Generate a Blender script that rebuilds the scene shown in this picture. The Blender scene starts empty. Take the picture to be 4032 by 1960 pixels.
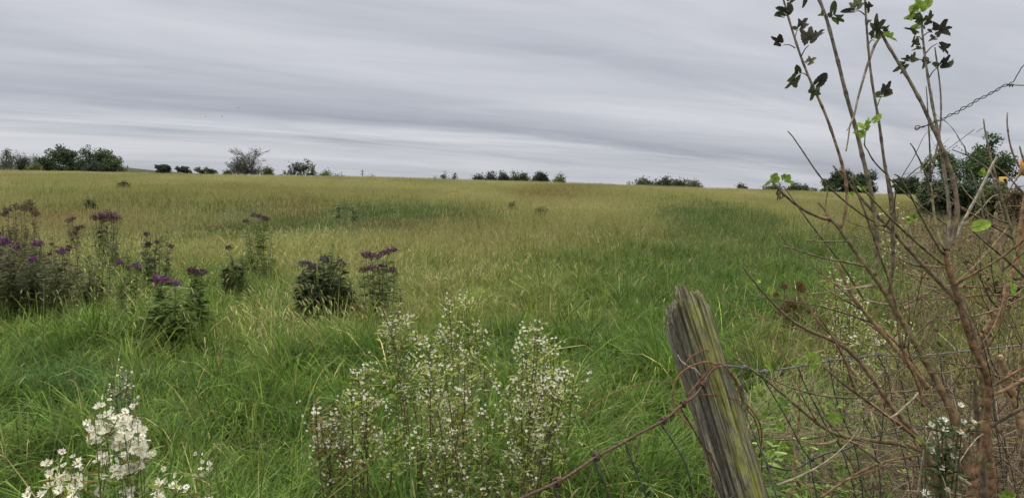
import bpy, math, random
import numpy as np
from mathutils import Vector, Matrix

import zlib
rng = np.random.default_rng(7)
def reseed(s):
    global rng; rng = np.random.default_rng(zlib.crc32(s.encode()))
random.seed(7)
SC = bpy.context.scene
COL = SC.collection
F = 3023.0            # focal length in photo pixels (4032 wide)
CX, CY = 2016.0, 980.0
HZ = 790.0            # row of the true horizon in the photo
CZ = 1.5              # eye height
PITCH = math.atan((CY - HZ) / F)
cp, sp = math.cos(PITCH), math.sin(PITCH)

def at(px, py, Y):
    """photo pixel at distance Y in front of the camera -> point in the world"""
    x = (px - CX) / F; v = -(py - CY) / F
    dy = cp + v * sp; dz = -sp + v * cp
    return np.array([x / dy * Y, Y, CZ + dz / dy * Y])

def project(X, Y, Z):
    h = Z - CZ
    d = Y * cp - h * sp; v = Y * sp + h * cp
    return CX + F * X / d, CY - F * v / d

# ------------------------------------------------------------------ noise
_lat = rng.random((256, 256))
def vnoise(x, y):
    xi = np.floor(x).astype(int); yi = np.floor(y).astype(int)
    fx = x - xi; fy = y - yi
    fx = fx * fx * (3 - 2 * fx); fy = fy * fy * (3 - 2 * fy)
    a = _lat[xi & 255, yi & 255]; b = _lat[(xi + 1) & 255, yi & 255]
    c = _lat[xi & 255, (yi + 1) & 255]; d = _lat[(xi + 1) & 255, (yi + 1) & 255]
    return (a * (1 - fx) + b * fx) * (1 - fy) + (c * (1 - fx) + d * fx) * fy
def fbm(x, y, o=3):
    s = 0; a = .5; t = 0
    for k in range(o):
        s = s + a * vnoise(x * 2 ** k + 17 * k, y * 2 ** k + 5 * k); t += a; a *= .5
    return s / t

# ------------------------------------------------------------------ terrain
PXS = [-1500, 0, 1000, 1500, 2016, 2600, 3000, 3500, 4032, 5500]
ES = [.0415, .0400, .0335, .0305, .0260, .0190, .0150, .0085, .0010, -.003]
R_PX = [-2500, 0, 480, 650, 900, 1100, 1600]
R_E = [.042, .0455, .0432, .0378, .0318, .02, 0.0]
def ground(X, Y):
    X = np.asarray(X, float); Y = np.asarray(Y, float)
    u = np.clip(X / np.maximum(np.abs(Y), 3.0), -1.3, 1.3)
    px = CX + F * u
    e = np.interp(px, PXS, ES)
    s = (95 * e + 1.06) / 86
    y1 = np.maximum(Y - 8, 0); soft = np.where(y1 < 6, y1 * y1 / 12, y1 - 3) 
    z = s * soft * (86 / 84)
    a = (s + .03) / 50
    t = np.clip(Y - 85, 0, 50)
    z = z - .5 * a * t * t
    t2 = np.clip(Y - 135, 0, None)
    z = z - (s + .03) * t2
    # run out level past the fall behind the crest
    floor_z = s * 84 - 5.5
    z = np.where(Y > 135, np.maximum(z, floor_z), z)
    bump = (fbm(X * .25 + 40, Y * .25 + 11) - .5) * .14 + (fbm(X * .07 + 90, Y * .07) - .5) * .25 * np.clip(Y / 30, 0, 1)
    z = z + bump * np.clip((Y - 2) / 8, .2, 1) * np.where(Y > 300, 0, 1)
    # far ridge on the left
    er = np.interp(px, R_PX, R_E)
    hr = (CZ + er * 450) - floor_z
    w = np.exp(-((Y - 450) / 90.0) ** 2) * np.clip((Y - 220) / 60, 0, 1)
    z = z + np.maximum(hr, 0) * w * (Y > 220)
    return z

# ------------------------------------------------------------------ mesh helpers
def add_obj(name, me, parent=None):
    o = bpy.data.objects.new(name, me); COL.objects.link(o)
    if parent is not None: o.parent = parent
    return o

class MB:
    """collects vertices, faces and colours; build() links them as ONE mesh object"""
    def __init__(s): s.v = []; s.q = []; s.t = []; s.c = []; s.n = 0
    def add(s, v, quads=None, tris=None, col=(1, 1, 1)):
        v = np.asarray(v, np.float32).reshape(-1, 3); k = len(v)
        c = np.asarray(col, np.float32)
        if c.ndim == 1: c = np.broadcast_to(c, (k, 3))
        s.v.append(v); s.c.append(c)
        if quads is not None and len(quads): s.q.append(np.asarray(quads, np.int64).reshape(-1, 4) + s.n)
        if tris is not None and len(tris): s.t.append(np.asarray(tris, np.int64).reshape(-1, 3) + s.n)
        s.n += k
    def build(s, name, mat, parent=None, smooth=True, origin=None):
        if s.n == 0: s.add([[0, 0, 0], [.001, 0, 0], [0, .001, 0]], tris=[[0, 1, 2]])
        V = np.concatenate(s.v).astype(np.float32)
        if origin is not None: V = V - np.asarray(origin, np.float32)
        Q = np.concatenate(s.q) if s.q else np.zeros((0, 4), np.int64)
        T = np.concatenate(s.t) if s.t else np.zeros((0, 3), np.int64)
        C = np.concatenate(s.c)
        me = bpy.data.meshes.new(name)
        me.vertices.add(len(V)); me.vertices.foreach_set('co', V.ravel())
        loops = np.concatenate([Q.ravel(), T.ravel()]).astype(np.int32)
        me.loops.add(len(loops)); me.loops.foreach_set('vertex_index', loops)
        nf = len(Q) + len(T); me.polygons.add(nf)
        st = np.concatenate([np.arange(len(Q)) * 4, len(Q) * 4 + np.arange(len(T)) * 3]).astype(np.int32)
        me.polygons.foreach_set('loop_start', st)
        if smooth: me.polygons.foreach_set('use_smooth', np.ones(nf, bool))
        at_ = me.color_attributes.new('Col', 'FLOAT_COLOR', 'POINT')
        C4 = np.ones((len(V), 4), np.float32); C4[:, :3] = C
        at_.data.foreach_set('color', C4.ravel())
        me.update(calc_edges=True)
        me.materials.append(mat)
        o = add_obj(name, me, parent)
        if origin is not None and parent is None: o.location = origin
        return o

def tag(o, label=None, cat=None, group=None, kind=None):
    if label: o['label'] = label
    if cat: o['category'] = cat
    if group: o['group'] = group
    if kind: o['kind'] = kind
    return o
def thing(name, loc, label, cat, group=None):
    o = bpy.data.objects.new(name, None); COL.objects.link(o)
    o.empty_display_size = .1; o.location = Vector([float(a) for a in loc])
    return tag(o, label, cat, group)

def nrm(v): return v / max(np.linalg.norm(v), 1e-9)

def smooth_path(P, step=4):
    P = np.asarray(P, float); n = len(P)
    if n < 3: 
        t = np.linspace(0, 1, step + 1)[:, None]; return P[0] * (1 - t) + P[-1] * t
    E = np.vstack([2 * P[0] - P[1], P, 2 * P[-1] - P[-2]]); out = []
    for i in range(n - 1):
        a, b, c, d = E[i:i + 4]
        for k in range(step):
            t = k / step
            out.append(.5 * ((2 * b) + (-a + c) * t + (2 * a - 5 * b + 4 * c - d) * t * t + (-a + 3 * b - 3 * c + d) * t ** 3))
    out.append(P[-1]); return np.array(out)

def tube(mb, P, R, sides=6, col=(1, 1, 1), cap=True):
    P = np.asarray(P, float); n = len(P)
    R = np.broadcast_to(np.asarray(R, float), (n,))
    T = np.gradient(P, axis=0); T /= np.maximum(np.linalg.norm(T, axis=1, keepdims=True), 1e-9)
    ref = np.array([0, 0, 1.]) if abs(T[0][2]) < .9 else np.array([1., 0, 0])
    u = nrm(np.cross(T[0], ref)); V = np.zeros((n, sides, 3)); ang = np.arange(sides) * 2 * math.pi / sides
    for i in range(n):
        u = nrm(u - T[i] * np.dot(u, T[i])); w = np.cross(T[i], u)
        V[i] = P[i] + R[i] * (np.cos(ang)[:, None] * u + np.sin(ang)[:, None] * w)
    j = np.arange(sides); j2 = (j + 1) % sides
    q = [np.stack([i * sides + j, i * sides + j2, (i + 1) * sides + j2, (i + 1) * sides + j], 1) for i in range(n - 1)]
    V = V.reshape(-1, 3); tr = []
    if cap:
        V = np.vstack([V, P[0], P[-1]]); a = n * sides
        tr = np.concatenate([np.stack([j2, j, np.full(sides, a)], 1), np.stack([(n - 1) * sides + j, (n - 1) * sides + j2, np.full(sides, a + 1)], 1)])
    c = np.asarray(col, float)
    if c.ndim == 2: 
        c = np.repeat(c, sides, axis=0)
        if cap: c = np.vstack([c, c[0], c[-1]])
    mb.add(V, np.concatenate(q), tr, c)

def box(mb, c, s, col=(1, 1, 1), M=None):
    c = np.array(c, float); s = np.array(s, float) / 2
    v = np.array([[x, y, z] for x in (-1, 1) for y in (-1, 1) for z in (-1, 1)]) * s
    if M is not None: v = v @ np.asarray(M).T
    mb.add(v + c, quads=[[0, 1, 3, 2], [4, 6, 7, 5], [0, 4, 5, 1], [2, 3, 7, 6], [0, 2, 6, 4], [1, 5, 7, 3]], col=col)

# ------------------------------------------------------------------ materials
def mat_new(name):
    m = bpy.data.materials.new(name); m.use_nodes = True
    nt = m.node_tree; return m, nt, nt.nodes['Principled BSDF'], nt.nodes['Material Output']

def mat_leaf(name, trans=.35, rough=.55, spec=.3, var=.25, scale=40.):
    """colour from the mesh's own per-blade colour, a little mottled, letting some light through"""
    m, nt, b, out = mat_new(name); N = nt.nodes; L = nt.links
    a = N.new('ShaderNodeAttribute'); a.attribute_name = 'Col'
    g = N.new('ShaderNodeNewGeometry')
    no = N.new('ShaderNodeTexNoise'); no.inputs['Scale'].default_value = scale; no.inputs['Detail'].default_value = 2
    L.new(g.outputs['Position'], no.inputs['Vector'])
    mr = N.new('ShaderNodeMapRange'); mr.inputs[1].default_value = .3; mr.inputs[2].default_value = .7
    mr.inputs[3].default_value = 1 - var; mr.inputs[4].default_value = 1 + var
    L.new(no.outputs['Fac'], mr.inputs[0])
    mx = N.new('ShaderNodeVectorMath'); mx.operation = 'SCALE'
    L.new(a.outputs['Color'], mx.inputs[0]); L.new(mr.outputs[0], mx.inputs['Scale'])
    L.new(mx.outputs[0], b.inputs['Base Color'])
    b.inputs['Roughness'].default_value = rough; b.inputs['Specular IOR Level'].default_value = spec
    if trans > 0:
        tr = N.new('ShaderNodeBsdfTranslucent'); L.new(mx.outputs[0], tr.inputs['Color'])
        ms = N.new('ShaderNodeMixShader'); ms.inputs[0].default_value = trans
        L.new(b.outputs[0], ms.inputs[1]); L.new(tr.outputs[0], ms.inputs[2]); L.new(ms.outputs[0], out.inputs['Surface'])
    return m

def mat_bark(name, c1, c2, scale=60., bump=.4, rough=.85, attr=False):
    m, nt, b, out = mat_new(name); N = nt.nodes; L = nt.links
    g = N.new('ShaderNodeNewGeometry')
    no = N.new('ShaderNodeTexNoise'); no.inputs['Scale'].default_value = scale; no.inputs['Detail'].default_value = 4
    L.new(g.outputs['Position'], no.inputs['Vector'])
    r = N.new('ShaderNodeValToRGB'); r.color_ramp.elements[0].position = .35; r.color_ramp.elements[1].position = .65
    r.color_ramp.elements[0].color = (*c1, 1); r.color_ramp.elements[1].color = (*c2, 1)
    L.new(no.outputs['Fac'], r.inputs[0]); src = r.outputs[0]
    if attr:
        a = N.new('ShaderNodeAttribute'); a.attribute_name = 'Col'
        mx = N.new('ShaderNodeVectorMath'); mx.operation = 'MULTIPLY'
        L.new(src, mx.inputs[0]); L.new(a.outputs['Color'], mx.inputs[1]); src = mx.outputs[0]
    L.new(src, b.inputs['Base Color']); b.inputs['Roughness'].default_value = rough
    b.inputs['Specular IOR Level'].default_value = .25
    bu = N.new('ShaderNodeBump'); bu.inputs['Strength'].default_value = bump; bu.inputs['Distance'].default_value = .004
    L.new(no.outputs['Fac'], bu.inputs['Height']); L.new(bu.outputs[0], b.inputs['Normal'])
    return m

M_GRASS = mat_leaf('grass_blade', trans=.38, rough=.65, spec=.12, var=.2, scale=9)
M_SEED = mat_leaf('seed_head', trans=.3, rough=.8, spec=.1, var=.2, scale=60)
M_FOL = mat_leaf('tree_leaf', trans=.25, rough=.6, spec=.2, var=.25, scale=.8)
M_WEED = mat_leaf('weed_leaf', trans=.3, rough=.6, spec=.1, var=.2, scale=25)
M_PETAL = mat_leaf('petal', trans=.3, rough=.7, spec=.1, var=.05, scale=25)
M_SHRUBLEAF = mat_leaf('shrub_leaf', trans=.25, rough=.6, spec=.12, var=.3, scale=70)
M_TRUNK = mat_bark('tree_bark', (.035, .03, .026), (.09, .08, .07), scale=3, bump=.3)
M_STEM = mat_bark('stem_bark', (.36, .38, .38), (1.12, 1.06, 1.0), scale=70, bump=.9, attr=True)
M_BRUSH = mat_bark('dead_stalk', (.6, .6, .6), (1, 1, 1), scale=50, bump=.3, attr=True)
M_WEEDSTEM = mat_bark('weed_stem', (.7, .7, .7), (1, 1, 1), scale=60, bump=.2, attr=True)
M_RUST = mat_bark('rusty_wire', (.04, .024, .017), (.105, .06, .042), scale=160, bump=.6)
M_WIRE = mat_bark('galvanised_wire', (.07, .07, .07), (.19, .19, .195), scale=140, bump=.3, rough=.5)
M_DARKWIRE = mat_bark('weathered_wire', (.03, .032, .03), (.09, .09, .085), scale=140, bump=.3, rough=.6)
for m_ in (M_WIRE, M_DARKWIRE): m_.node_tree.nodes['Principled BSDF'].inputs['Metallic'].default_value = .35
M_POLE = mat_bark('pole_wood', (.05, .045, .04), (.10, .09, .08), scale=8)

def mat_ground():
    m, nt, b, out = mat_new('field_soil'); N = nt.nodes; L = nt.links
    g = N.new('ShaderNodeNewGeometry')
    no = N.new('ShaderNodeTexNoise'); no.inputs['Scale'].default_value = 6; no.inputs['Detail'].default_value = 6
    L.new(g.outputs['Position'], no.inputs['Vector'])
    r = N.new('ShaderNodeValToRGB'); r.color_ramp.elements[0].position = .3; r.color_ramp.elements[1].position = .72
    r.color_ramp.elements[0].color = (.03, .035, .012, 1); r.color_ramp.elements[1].color = (.085, .085, .03, 1)
    L.new(no.outputs['Fac'], r.inputs[0])
    # beyond the crest: pasture and scrub
    n2 = N.new('ShaderNodeTexNoise'); n2.inputs['Scale'].default_value = .03; n2.inputs['Detail'].default_value = 5
    L.new(g.outputs['Position'], n2.inputs['Vector'])
    r2 = N.new('ShaderNodeValToRGB'); r2.color_ramp.elements[0].position = .35; r2.color_ramp.elements[1].position = .65
    r2.color_ramp.elements[0].color = (.018, .028, .013, 1); r2.color_ramp.elements[1].color = (.034, .044, .020, 1)
    L.new(n2.outputs['Fac'], r2.inputs[0])
    sx = N.new('ShaderNodeSeparateXYZ'); L.new(g.outputs['Position'], sx.inputs[0])
    mr = N.new('ShaderNodeMapRange'); mr.inputs[1].default_value = 60; mr.inputs[2].default_value = 130
    L.new(sx.outputs['Y'], mr.inputs[0])
    mx = N.new('ShaderNodeMix'); mx.data_type = 'RGBA'
    L.new(mr.outputs[0], mx.inputs[0]); L.new(r.outputs[0], mx.inputs[6]); L.new(r2.outputs[0], mx.inputs[7])
    L.new(mx.outputs[2], b.inputs['Base Color']); b.inputs['Roughness'].default_value = .95
    b.inputs['Specular IOR Level'].default_value = .1
    bu = N.new('ShaderNodeBump'); bu.inputs['Strength'].default_value = .6; bu.inputs['Distance'].default_value = .05
    L.new(no.outputs['Fac'], bu.inputs['Height']); L.new(bu.outputs[0], b.inputs['Normal'])
    return m
M_GROUND = mat_ground()

# ------------------------------------------------------------------ ground sheet
def build_ground():
    ys = np.concatenate([np.linspace(-40, 0, 12, endpoint=False), np.linspace(0, 24, 60, endpoint=False), np.linspace(24, 140, 80, endpoint=False),
                         np.linspace(140, 700, 90, endpoint=False), np.geomspace(700, 9000, 20)])
    us = np.concatenate([np.linspace(-3, -1, 12, endpoint=False), np.linspace(-1, 1, 121), np.linspace(1, 3, 13)[1:]])
    YY, UU = np.meshgrid(ys, us, indexing='ij')
    XX = UU * (np.abs(YY) + 12)
    ZZ = ground(XX, YY); ZZ = np.where(YY < 2, ground(XX, np.full_like(YY, 2.)) , ZZ)
    V = np.stack([XX, YY, ZZ], -1).reshape(-1, 3)
    ny, nx = YY.shape; i = np.arange(ny - 1)[:, None] * nx + np.arange(nx - 1)[None]
    q = np.stack([i, i + 1, i + nx + 1, i + nx], -1).reshape(-1, 4)
    mb = MB(); mb.add(V, q); o = mb.build('ground', M_GROUND)
    tag(o, 'gently rising meadow ground with a far green ridge behind the crest', 'ground', kind='structure')
build_ground()

# ------------------------------------------------------------------ where each kind of grass grows
# patches: (px, py, rx, ry, yellow, brown, bluegreen, weight)
PATCH = [
 (600, 830, 420, 34, .35, .45, .3, 1.6), (250, 845, 260, 14, .45, .75, .1, 1.8), (1180, 808, 110, 20, .35, .85, .1, 1.7),
 (1450, 850, 600, 30, .10, .15, .75, 2.6), (950, 850, 340, 28, .18, .2, .6, 2.2), (500, 880, 260, 20, .3, .3, .4, 1.4), (1750, 868, 330, 16, .45, .8, .1, 1.9), (200, 735, 220, 10, .3, .1, .6, 1.2), (620, 742, 160, 9, .35, .3, .4, 1.2),
 (2180, 760, 110, 14, .45, .75, .1, 1.6), (2440, 772, 120, 10, .45, .5, .4, 1.4), (2700, 815, 170, 40, .15, .05, .75, 2.2),
 (2850, 870, 180, 26, .12, .0, .6, 2.0), (2560, 795, 120, 14, .4, .1, .4, 1.2),
 (2300, 905, 420, 20, .4, .1, .45, 1.4), (3150, 950, 320, 30, .2, .0, .7, 1.8), (2750, 1000, 650, 80, .06, .0, .4, 2.6), (2300, 1010, 260, 60, .3, .0, .3, 1.2),
 (1900, 900, 420, 40, .7, .15, .0, 1.8), (1300, 960, 420, 60, .56, .1, .0, 1.6), (2300, 850, 260, 30, .75, .1, .0, 1.6), (2900, 930, 120, 14, .7, 0, 0, .8),
 (700, 950, 200, 40, .45, .05, .0, 1.4), (1750, 1080, 380, 90, .46, .12, .0, 1.6), (1500, 1180, 220, 60, .52, .15, .0, 1.6),
 (800, 1120, 220, 90, .15, .0, .2, 1.4), (250, 1080, 260, 60, .3, .05, .0, 1.2), (1150, 1270, 220, 60, .5, .2, .0, 1.6), (2050, 1180, 160, 40, .45, .25, .0, 1.1),
 (600, 1180, 260, 60, .3, .0, .0, 1.0), (2500, 1240, 420, 110, .03, .0, .35, 1.6), (700, 1300, 500, 60, .12, .0, .2, 1.2), (330, 1390, 220, 60, .02, 0, .8, 1.0),
 (1900, 1330, 400, 70, .1, .0, .3, 1.2), (300, 728, 300, 12, .55, .15, .35, .9), (1000, 735, 300, 8, .75, .3, .1, .8), (3000, 760, 400, 14, .9, .15, 0, .9),
 (3720, 890, 220, 40, .35, .8, .0, 2.2), (3450, 1150, 250, 150, .12, .2, .1, 1.4), (3900, 1250, 260, 260, .15, .38, .0, 2.0), (3050, 1290, 190, 60, .1, .4, .1, 1.4),
]
def zone(px, py):
    row = np.interp(py, [700, 790, 880, 960, 1060, 1250, 1400, 1960], [.92, .82, .66, .44, .26, .13, .04, .01])
    W = np.full(px.shape, .20); Yv = row * W; Bv = np.full(px.shape, .06) * W; G = np.full(px.shape, .25) * W
    for (x, y, rx, ry, yv, bv, gv, w) in PATCH:
        big = 1.5 if y < 925 else 1.; w = w * (2.4 if y < 925 else 1.25); ry = ry * big
        k = w * np.exp(-(((px - x) / rx) ** 2 + ((py - y) / ry) ** 2) * 1.2)
        W = W + k; Yv = Yv + k * yv; Bv = Bv + k * bv; G = G + k * gv
    return Yv / W, Bv / W, G / W

def zone_at(X, Y, hz=.30):
    Z = ground(X, Y) + hz
    px, py = project(X, Y, Z)
    nx = (fbm(X * .6 + 3, Y * .35 + 8) - .5); ny = (fbm(X * .5 + 60, Y * .3 + 80) - .5)
    y, b, g = zone(px + nx * 240 * np.clip(12 / Y, .3, 1.3), py + ny * 46 * np.clip(14 / Y, .25, 2))
    n = fbm(X * 1.3 + 7, Y * .8 + 31) - .5
    y = np.clip(y + n * .35, 0, 1); b = np.clip(b + (fbm(X * .9 + 70, Y * .5 + 3) - .55) * .5, 0, 1)
    return y, b, g

def lerp(a, b, t): 
    t = np.asarray(t)[..., None]; return np.asarray(a) * (1 - t) + np.asarray(b) * t

G1 = np.array([.062, .135, .014]); G2 = np.array([.155, .225, .032]); G3 = np.array([.045, .115, .036])
OLV = np.array([.31, .285, .115]); STRAW = np.array([.40, .35, .16]); BRN = np.array([.125, .068, .040])

def blades(mb, B, L, w, az, t0, bend, col, seg=4, tipcol=None):
    """vectorised arching blades: base B, length L, width w, lean azimuth az, first tilt t0, total bend"""
    n = len(B); S = seg
    sd = np.stack([-np.sin(az), np.cos(az), np.zeros(n)], 1)
    tw = rng.normal(0, .5, n); fw0 = np.stack([np.cos(az), np.sin(az), np.zeros(n)], 1)
    sd = sd * np.cos(tw)[:, None] + fw0 * np.sin(tw)[:, None]
    P = np.zeros((n, S + 1, 3)); P[:, 0] = B
    for k in range(S):
        th = t0 + bend * ((k + .5) / S) ** 1.3
        d = np.stack([np.cos(az) * np.sin(th), np.sin(az) * np.sin(th), np.cos(th)], 1)
        P[:, k + 1] = P[:, k] + d * (L / S)[:, None]
    s = np.arange(S + 1) / S
    prof = np.minimum(1, .55 + s * 1.6) * np.clip((1 - s) * 2.2, 0, 1) ** .8
    prof[-1] = .06
    hw = (w / 2)[:, None] * prof[None]
    A = P - sd[:, None] * hw[..., None]; C = P + sd[:, None] * hw[..., None]
    V = np.stack([A, C], 2).reshape(-1, 3)
    base = np.arange(n)[:, None] * (2 * (S + 1)) + np.arange(S)[None] * 2
    q = np.stack([base, base + 1, base + 3, base + 2], -1).reshape(-1, 4)
    c = np.repeat(col[:, None], S + 1, 1)
    if tipcol is not None:
        k = (s ** 2)[None, :, None]; c = c * (1 - k) + tipcol[:, None] * k
    c = np.repeat(c, 2, axis=1).reshape(-1, 3)
    mb.add(V, q, col=c)
    return P

def heads(mb, P0, D, L, w, col, sides=4, nod=.5, az=None):
    """foxtail seed heads: small spindles, nodding along az"""
    n = len(P0); S = 3; Pn = [P0]
    d = D.copy(); hz = np.stack([np.cos(az), np.sin(az), np.full(n, -.35)], 1)
    for k in range(S):
        d = d + hz * (nod / S)[:, None]; d /= np.linalg.norm(d, axis=1, keepdims=True)
        Pn.append(Pn[-1] + d * (L / S)[:, None])
    Pn = np.stack(Pn, 1); prof = np.array([.55, 1, .9, .15])
    if sides == 4:
        u = np.cross(d, np.array([0, 0, 1.])); u /= np.maximum(np.linalg.norm(u, axis=1, keepdims=True), 1e-6); v = np.cross(d, u)
        V = np.stack([Pn + sgn * ax[:, None] * (w / 2)[:, None, None] * prof[None, :, None] for ax, sgn in ((u, 1), (v, 1), (u, -1), (v, -1))], 2)
        b = np.arange(n)[:, None, None] * ((S + 1) * 4) + np.arange(S)[None, :, None] * 4; j = np.arange(4)[None, None]
        q = np.stack([b + j, b + (j + 1) % 4, b + 4 + (j + 1) % 4, b + 4 + j], -1).reshape(-1, 4)
        mb.add(V.reshape(-1, 3), q, col=np.repeat(col, (S + 1) * 4, axis=0))
    else:
        a = rng.uniform(0, math.pi, n); u = np.stack([np.cos(a), np.sin(a) * .5, np.zeros(n)], 1)
        V = np.stack([Pn - u[:, None] * (w / 2)[:, None, None] * prof[None, :, None], Pn + u[:, None] * (w / 2)[:, None, None] * prof[None, :, None]], 2)
        b = np.arange(n)[:, None] * ((S + 1) * 2) + np.arange(S)[None] * 2
        q = np.stack([b, b + 1, b + 3, b + 2], -1).reshape(-1, 4)
        mb.add(V.reshape(-1, 3), q, col=np.repeat(col, (S + 1) * 2, axis=0))

def sample_field(y0, y1, dens):
    hw = lambda y: .76 * y + 1.2
    area = (hw(y0) + hw(y1)) * (y1 - y0)
    n = int(area * dens)
    Y = rng.uniform(y0, y1, int(n * 1.0)); # weight rows by their width
    keep = rng.random(len(Y)) < hw(Y) / hw(y1)
    Y = Y[keep]; extra = n - len(Y)
    while extra > 0:
        Y2 = rng.uniform(y0, y1, extra * 2); Y2 = Y2[rng.random(len(Y2)) < hw(Y2) / hw(y1)][:extra]
        Y = np.concatenate([Y, Y2]); extra = n - len(Y)
    X = rng.uniform(-1, 1, len(Y)) * hw(Y)
    return X, Y

def grass_colours(X, Y, clump):
    y, b, g = zone_at(X, Y); n = len(X)
    c = lerp(G1, G2, np.clip(rng.normal(.35, .25, n) + y * .5 + (clump - .5) * 1.1, 0, 1.2))
    c = lerp(c, G3, np.clip(g * .9 + rng.normal(0, .2, n), 0, .9))
    c = lerp(c, OLV, np.clip(y * 1.0 + rng.normal(0, .2, n), 0, .85) * np.clip(y * 1.6, 0, 1))
    c = lerp(c, BRN, np.clip(b * 1.45 - .1 + rng.normal(0, .15, n), 0, .95))
    st = rng.random(n) < (.015 + .08 * y + .10 * b)
    c[st] = lerp(STRAW, OLV, rng.uniform(0, .6, st.sum()))
    sw = fbm(X * .10 + 13, Y * .045 + 71) - .5; k = np.clip(Y / 18 - .5, 0, 1)
    c = lerp(c, np.array([.105, .115, .035]), np.clip(sw * 3.2, 0, .6) * k); c = lerp(c, np.array([.27, .235, .095]), np.clip(-sw * 3.0, 0, .5) * k)
    c = c * (1 - .42 * g * np.clip(Y / 10, .2, 1))[:, None] * np.exp(rng.normal(-.04, 1, n) * np.interp(Y, [3, 12, 40], [.38, .28, .14]))[:, None]
    return c, y, b, g

def build_grass():
    mg = MB(); mf = MB()
    #       y0    y1   density  width  length  seg  clump share
    bands = [(2.1, 4.2, 2300, .0070, .35, 5, .88), (4.2, 7.5, 1500, .0080, .34, 4, .88), (7.5, 13, 800, .0096, .34, 3, .82),
             (13, 24, 380, .012, .38, 3, .5), (24, 48, 170, .017, .36, 2, .4), (48, 128, 54, .030, .38, 2, .2)]
    for (y0, y1, dn, w, Ln, seg, cs) in bands:
        X, Y = sample_field(y0, y1, dn); n = len(X)
        per = np.interp(y0, [2, 7, 13, 24], [120, 100, 60, 40]); CXs, CYs = sample_field(y0, y1, dn / per); nc = len(CXs)
        cL = np.exp(rng.normal(0, .26, nc)); cA = rng.uniform(0, 2 * math.pi, nc)
        ci = rng.integers(0, nc, n); inc = rng.random(n) < cs
        rad = rng.gamma(2.0, .062, n) * (1 + .02 * y0); an = rng.uniform(0, 2 * math.pi, n)
        X = np.where(inc, CXs[ci] + np.cos(an) * rad, X); Y = np.where(inc, CYs[ci] + np.sin(an) * rad, Y)
        cl = rng.random(nc)[ci]; cl = np.where(inc, cl, rng.random(n))
        c, yz, bz, gz = grass_colours(X, Y, cl)
        hf = .45 + 1.05 * fbm(X * .75 + 5, Y * .75 + 9) * (.75 + .5 * vnoise(X * 3.1, Y * 3.1 + 40)); hf = hf * (1 - .25 * gz * np.clip(Y / 12, 0, 1))
        L = Ln * hf * rng.uniform(.55, 1.25, n) ; L = np.minimum(L, Ln * 1.5) * np.where(inc, 1.1 * cL[ci], .75) * np.where(inc, np.clip(1.25 - rad * 2.2, .5, 1.2), 1) 
        lean = (fbm(X * .45 + 200, Y * .45 + 100, 2) * 4 - .5) * math.pi
        az = np.where(inc, an + rng.normal(0, .6, n) , lean + rng.normal(0, 1.0, n)); az = np.where(inc & (rng.random(n) < .45), cA[ci] + rng.normal(0, .45, n), az)
        mixl = rng.random(n) < .2; az = np.where(mixl, lean + rng.normal(0, .5, n), az)
        t0 = np.abs(rng.normal(.18, .2, n)) + np.where(inc, .08, 0)
        bend = np.abs(rng.normal(1.45, .7, n)) * np.clip(1.15 - .7 * yz, .3, 1.2)
        B = np.stack([X, Y, ground(X, Y) - .01], 1)
        tip = lerp(c, STRAW, np.where(rng.random(n) < .05 + .2 * yz, .45, .03))
        blades(mg, B, L, w * rng.uniform(.6, 1.35, n), az, t0, bend, c, seg, tip)
        # foxtail: stalk and nodding head
        hd = {2.1: 200, 4.2: 230, 7.5: 210, 13: 130, 24: 75, 48: 30}[y0]
        X, Y = sample_field(y0, y1, hd); yz, bz, gz = zone_at(X, Y, .42)
        k = rng.random(len(X)) < np.clip((yz - .20) * 1.5, 0.008, 1); X, Y, yz, bz = X[k], Y[k], yz[k], bz[k]; n = len(X)
        hf = .75 + .5 * fbm(X * .75 + 5, Y * .75 + 9)
        L = .43 * hf * rng.uniform(.8, 1.15, n)
        lean = (fbm(X * .45 + 200, Y * .45 + 100, 2) * 4 - .5) * math.pi
        az = lean + rng.normal(0, .9, n); t0 = np.abs(rng.normal(.1, .14, n)); bend = np.abs(rng.normal(.25, .2, n))
        B = np.stack([X, Y, ground(X, Y)], 1)
        c = lerp(OLV, G2, rng.uniform(0, .7, n))
        P = blades(mf, B, L, np.full(n, {2.1: .0022, 4.2: .0026, 7.5: .0034, 13: .006, 24: .010, 48: .018}[y0]), az, t0, bend, c, min(seg, 3))
        D = P[:, -1] - P[:, -2]; D /= np.linalg.norm(D, axis=1, keepdims=True)
        hc = lerp(np.array([.47, .41, .20]), np.array([.37, .37, .17]), rng.uniform(0, 1, n)); sw = fbm(X * .10 + 13, Y * .045 + 71) - .5; hc = lerp(hc, np.array([.17, .16, .06]), np.clip(sw * 3.0, 0, .6) * np.clip(Y / 18 - .5, 0, 1)); hc = lerp(hc, np.array([.17, .09, .06]), np.clip(bz * 1.4 - .05 + rng.normal(0, .1, n), 0, .95))
        hc *= np.exp(rng.normal(0, 1, n) * np.interp(Y, [3, 12, 40], [.2, .16, .06]))[:, None]; hc *= np.interp(Y, [6, 16], [1, .85])[:, None]
        sc = {2.1: .9, 4.2: .9, 7.5: 1., 13: 1.1, 24: 1.3, 48: 1.7}[y0]
        heads(mf, P[:, -1], D, rng.uniform(.05, .09, n) * (1 + (sc - 1) * .4), .0095 * sc * rng.uniform(.8, 1.2, n), hc, 4 if y0 < 10 else 2, np.abs(rng.normal(.5, .3, n)), az)
    o = mg.build('meadow_grass', M_GRASS)
    tag(o, 'thick green meadow grass with long arching blades', 'grass', kind='stuff')
    o = mf.build('foxtail_grass', M_SEED)
    tag(o, 'yellowish foxtail grass with nodding seed heads over the rising field', 'grass', kind='stuff')
    print('grass verts', mg.n, mf.n)
build_grass()


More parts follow.
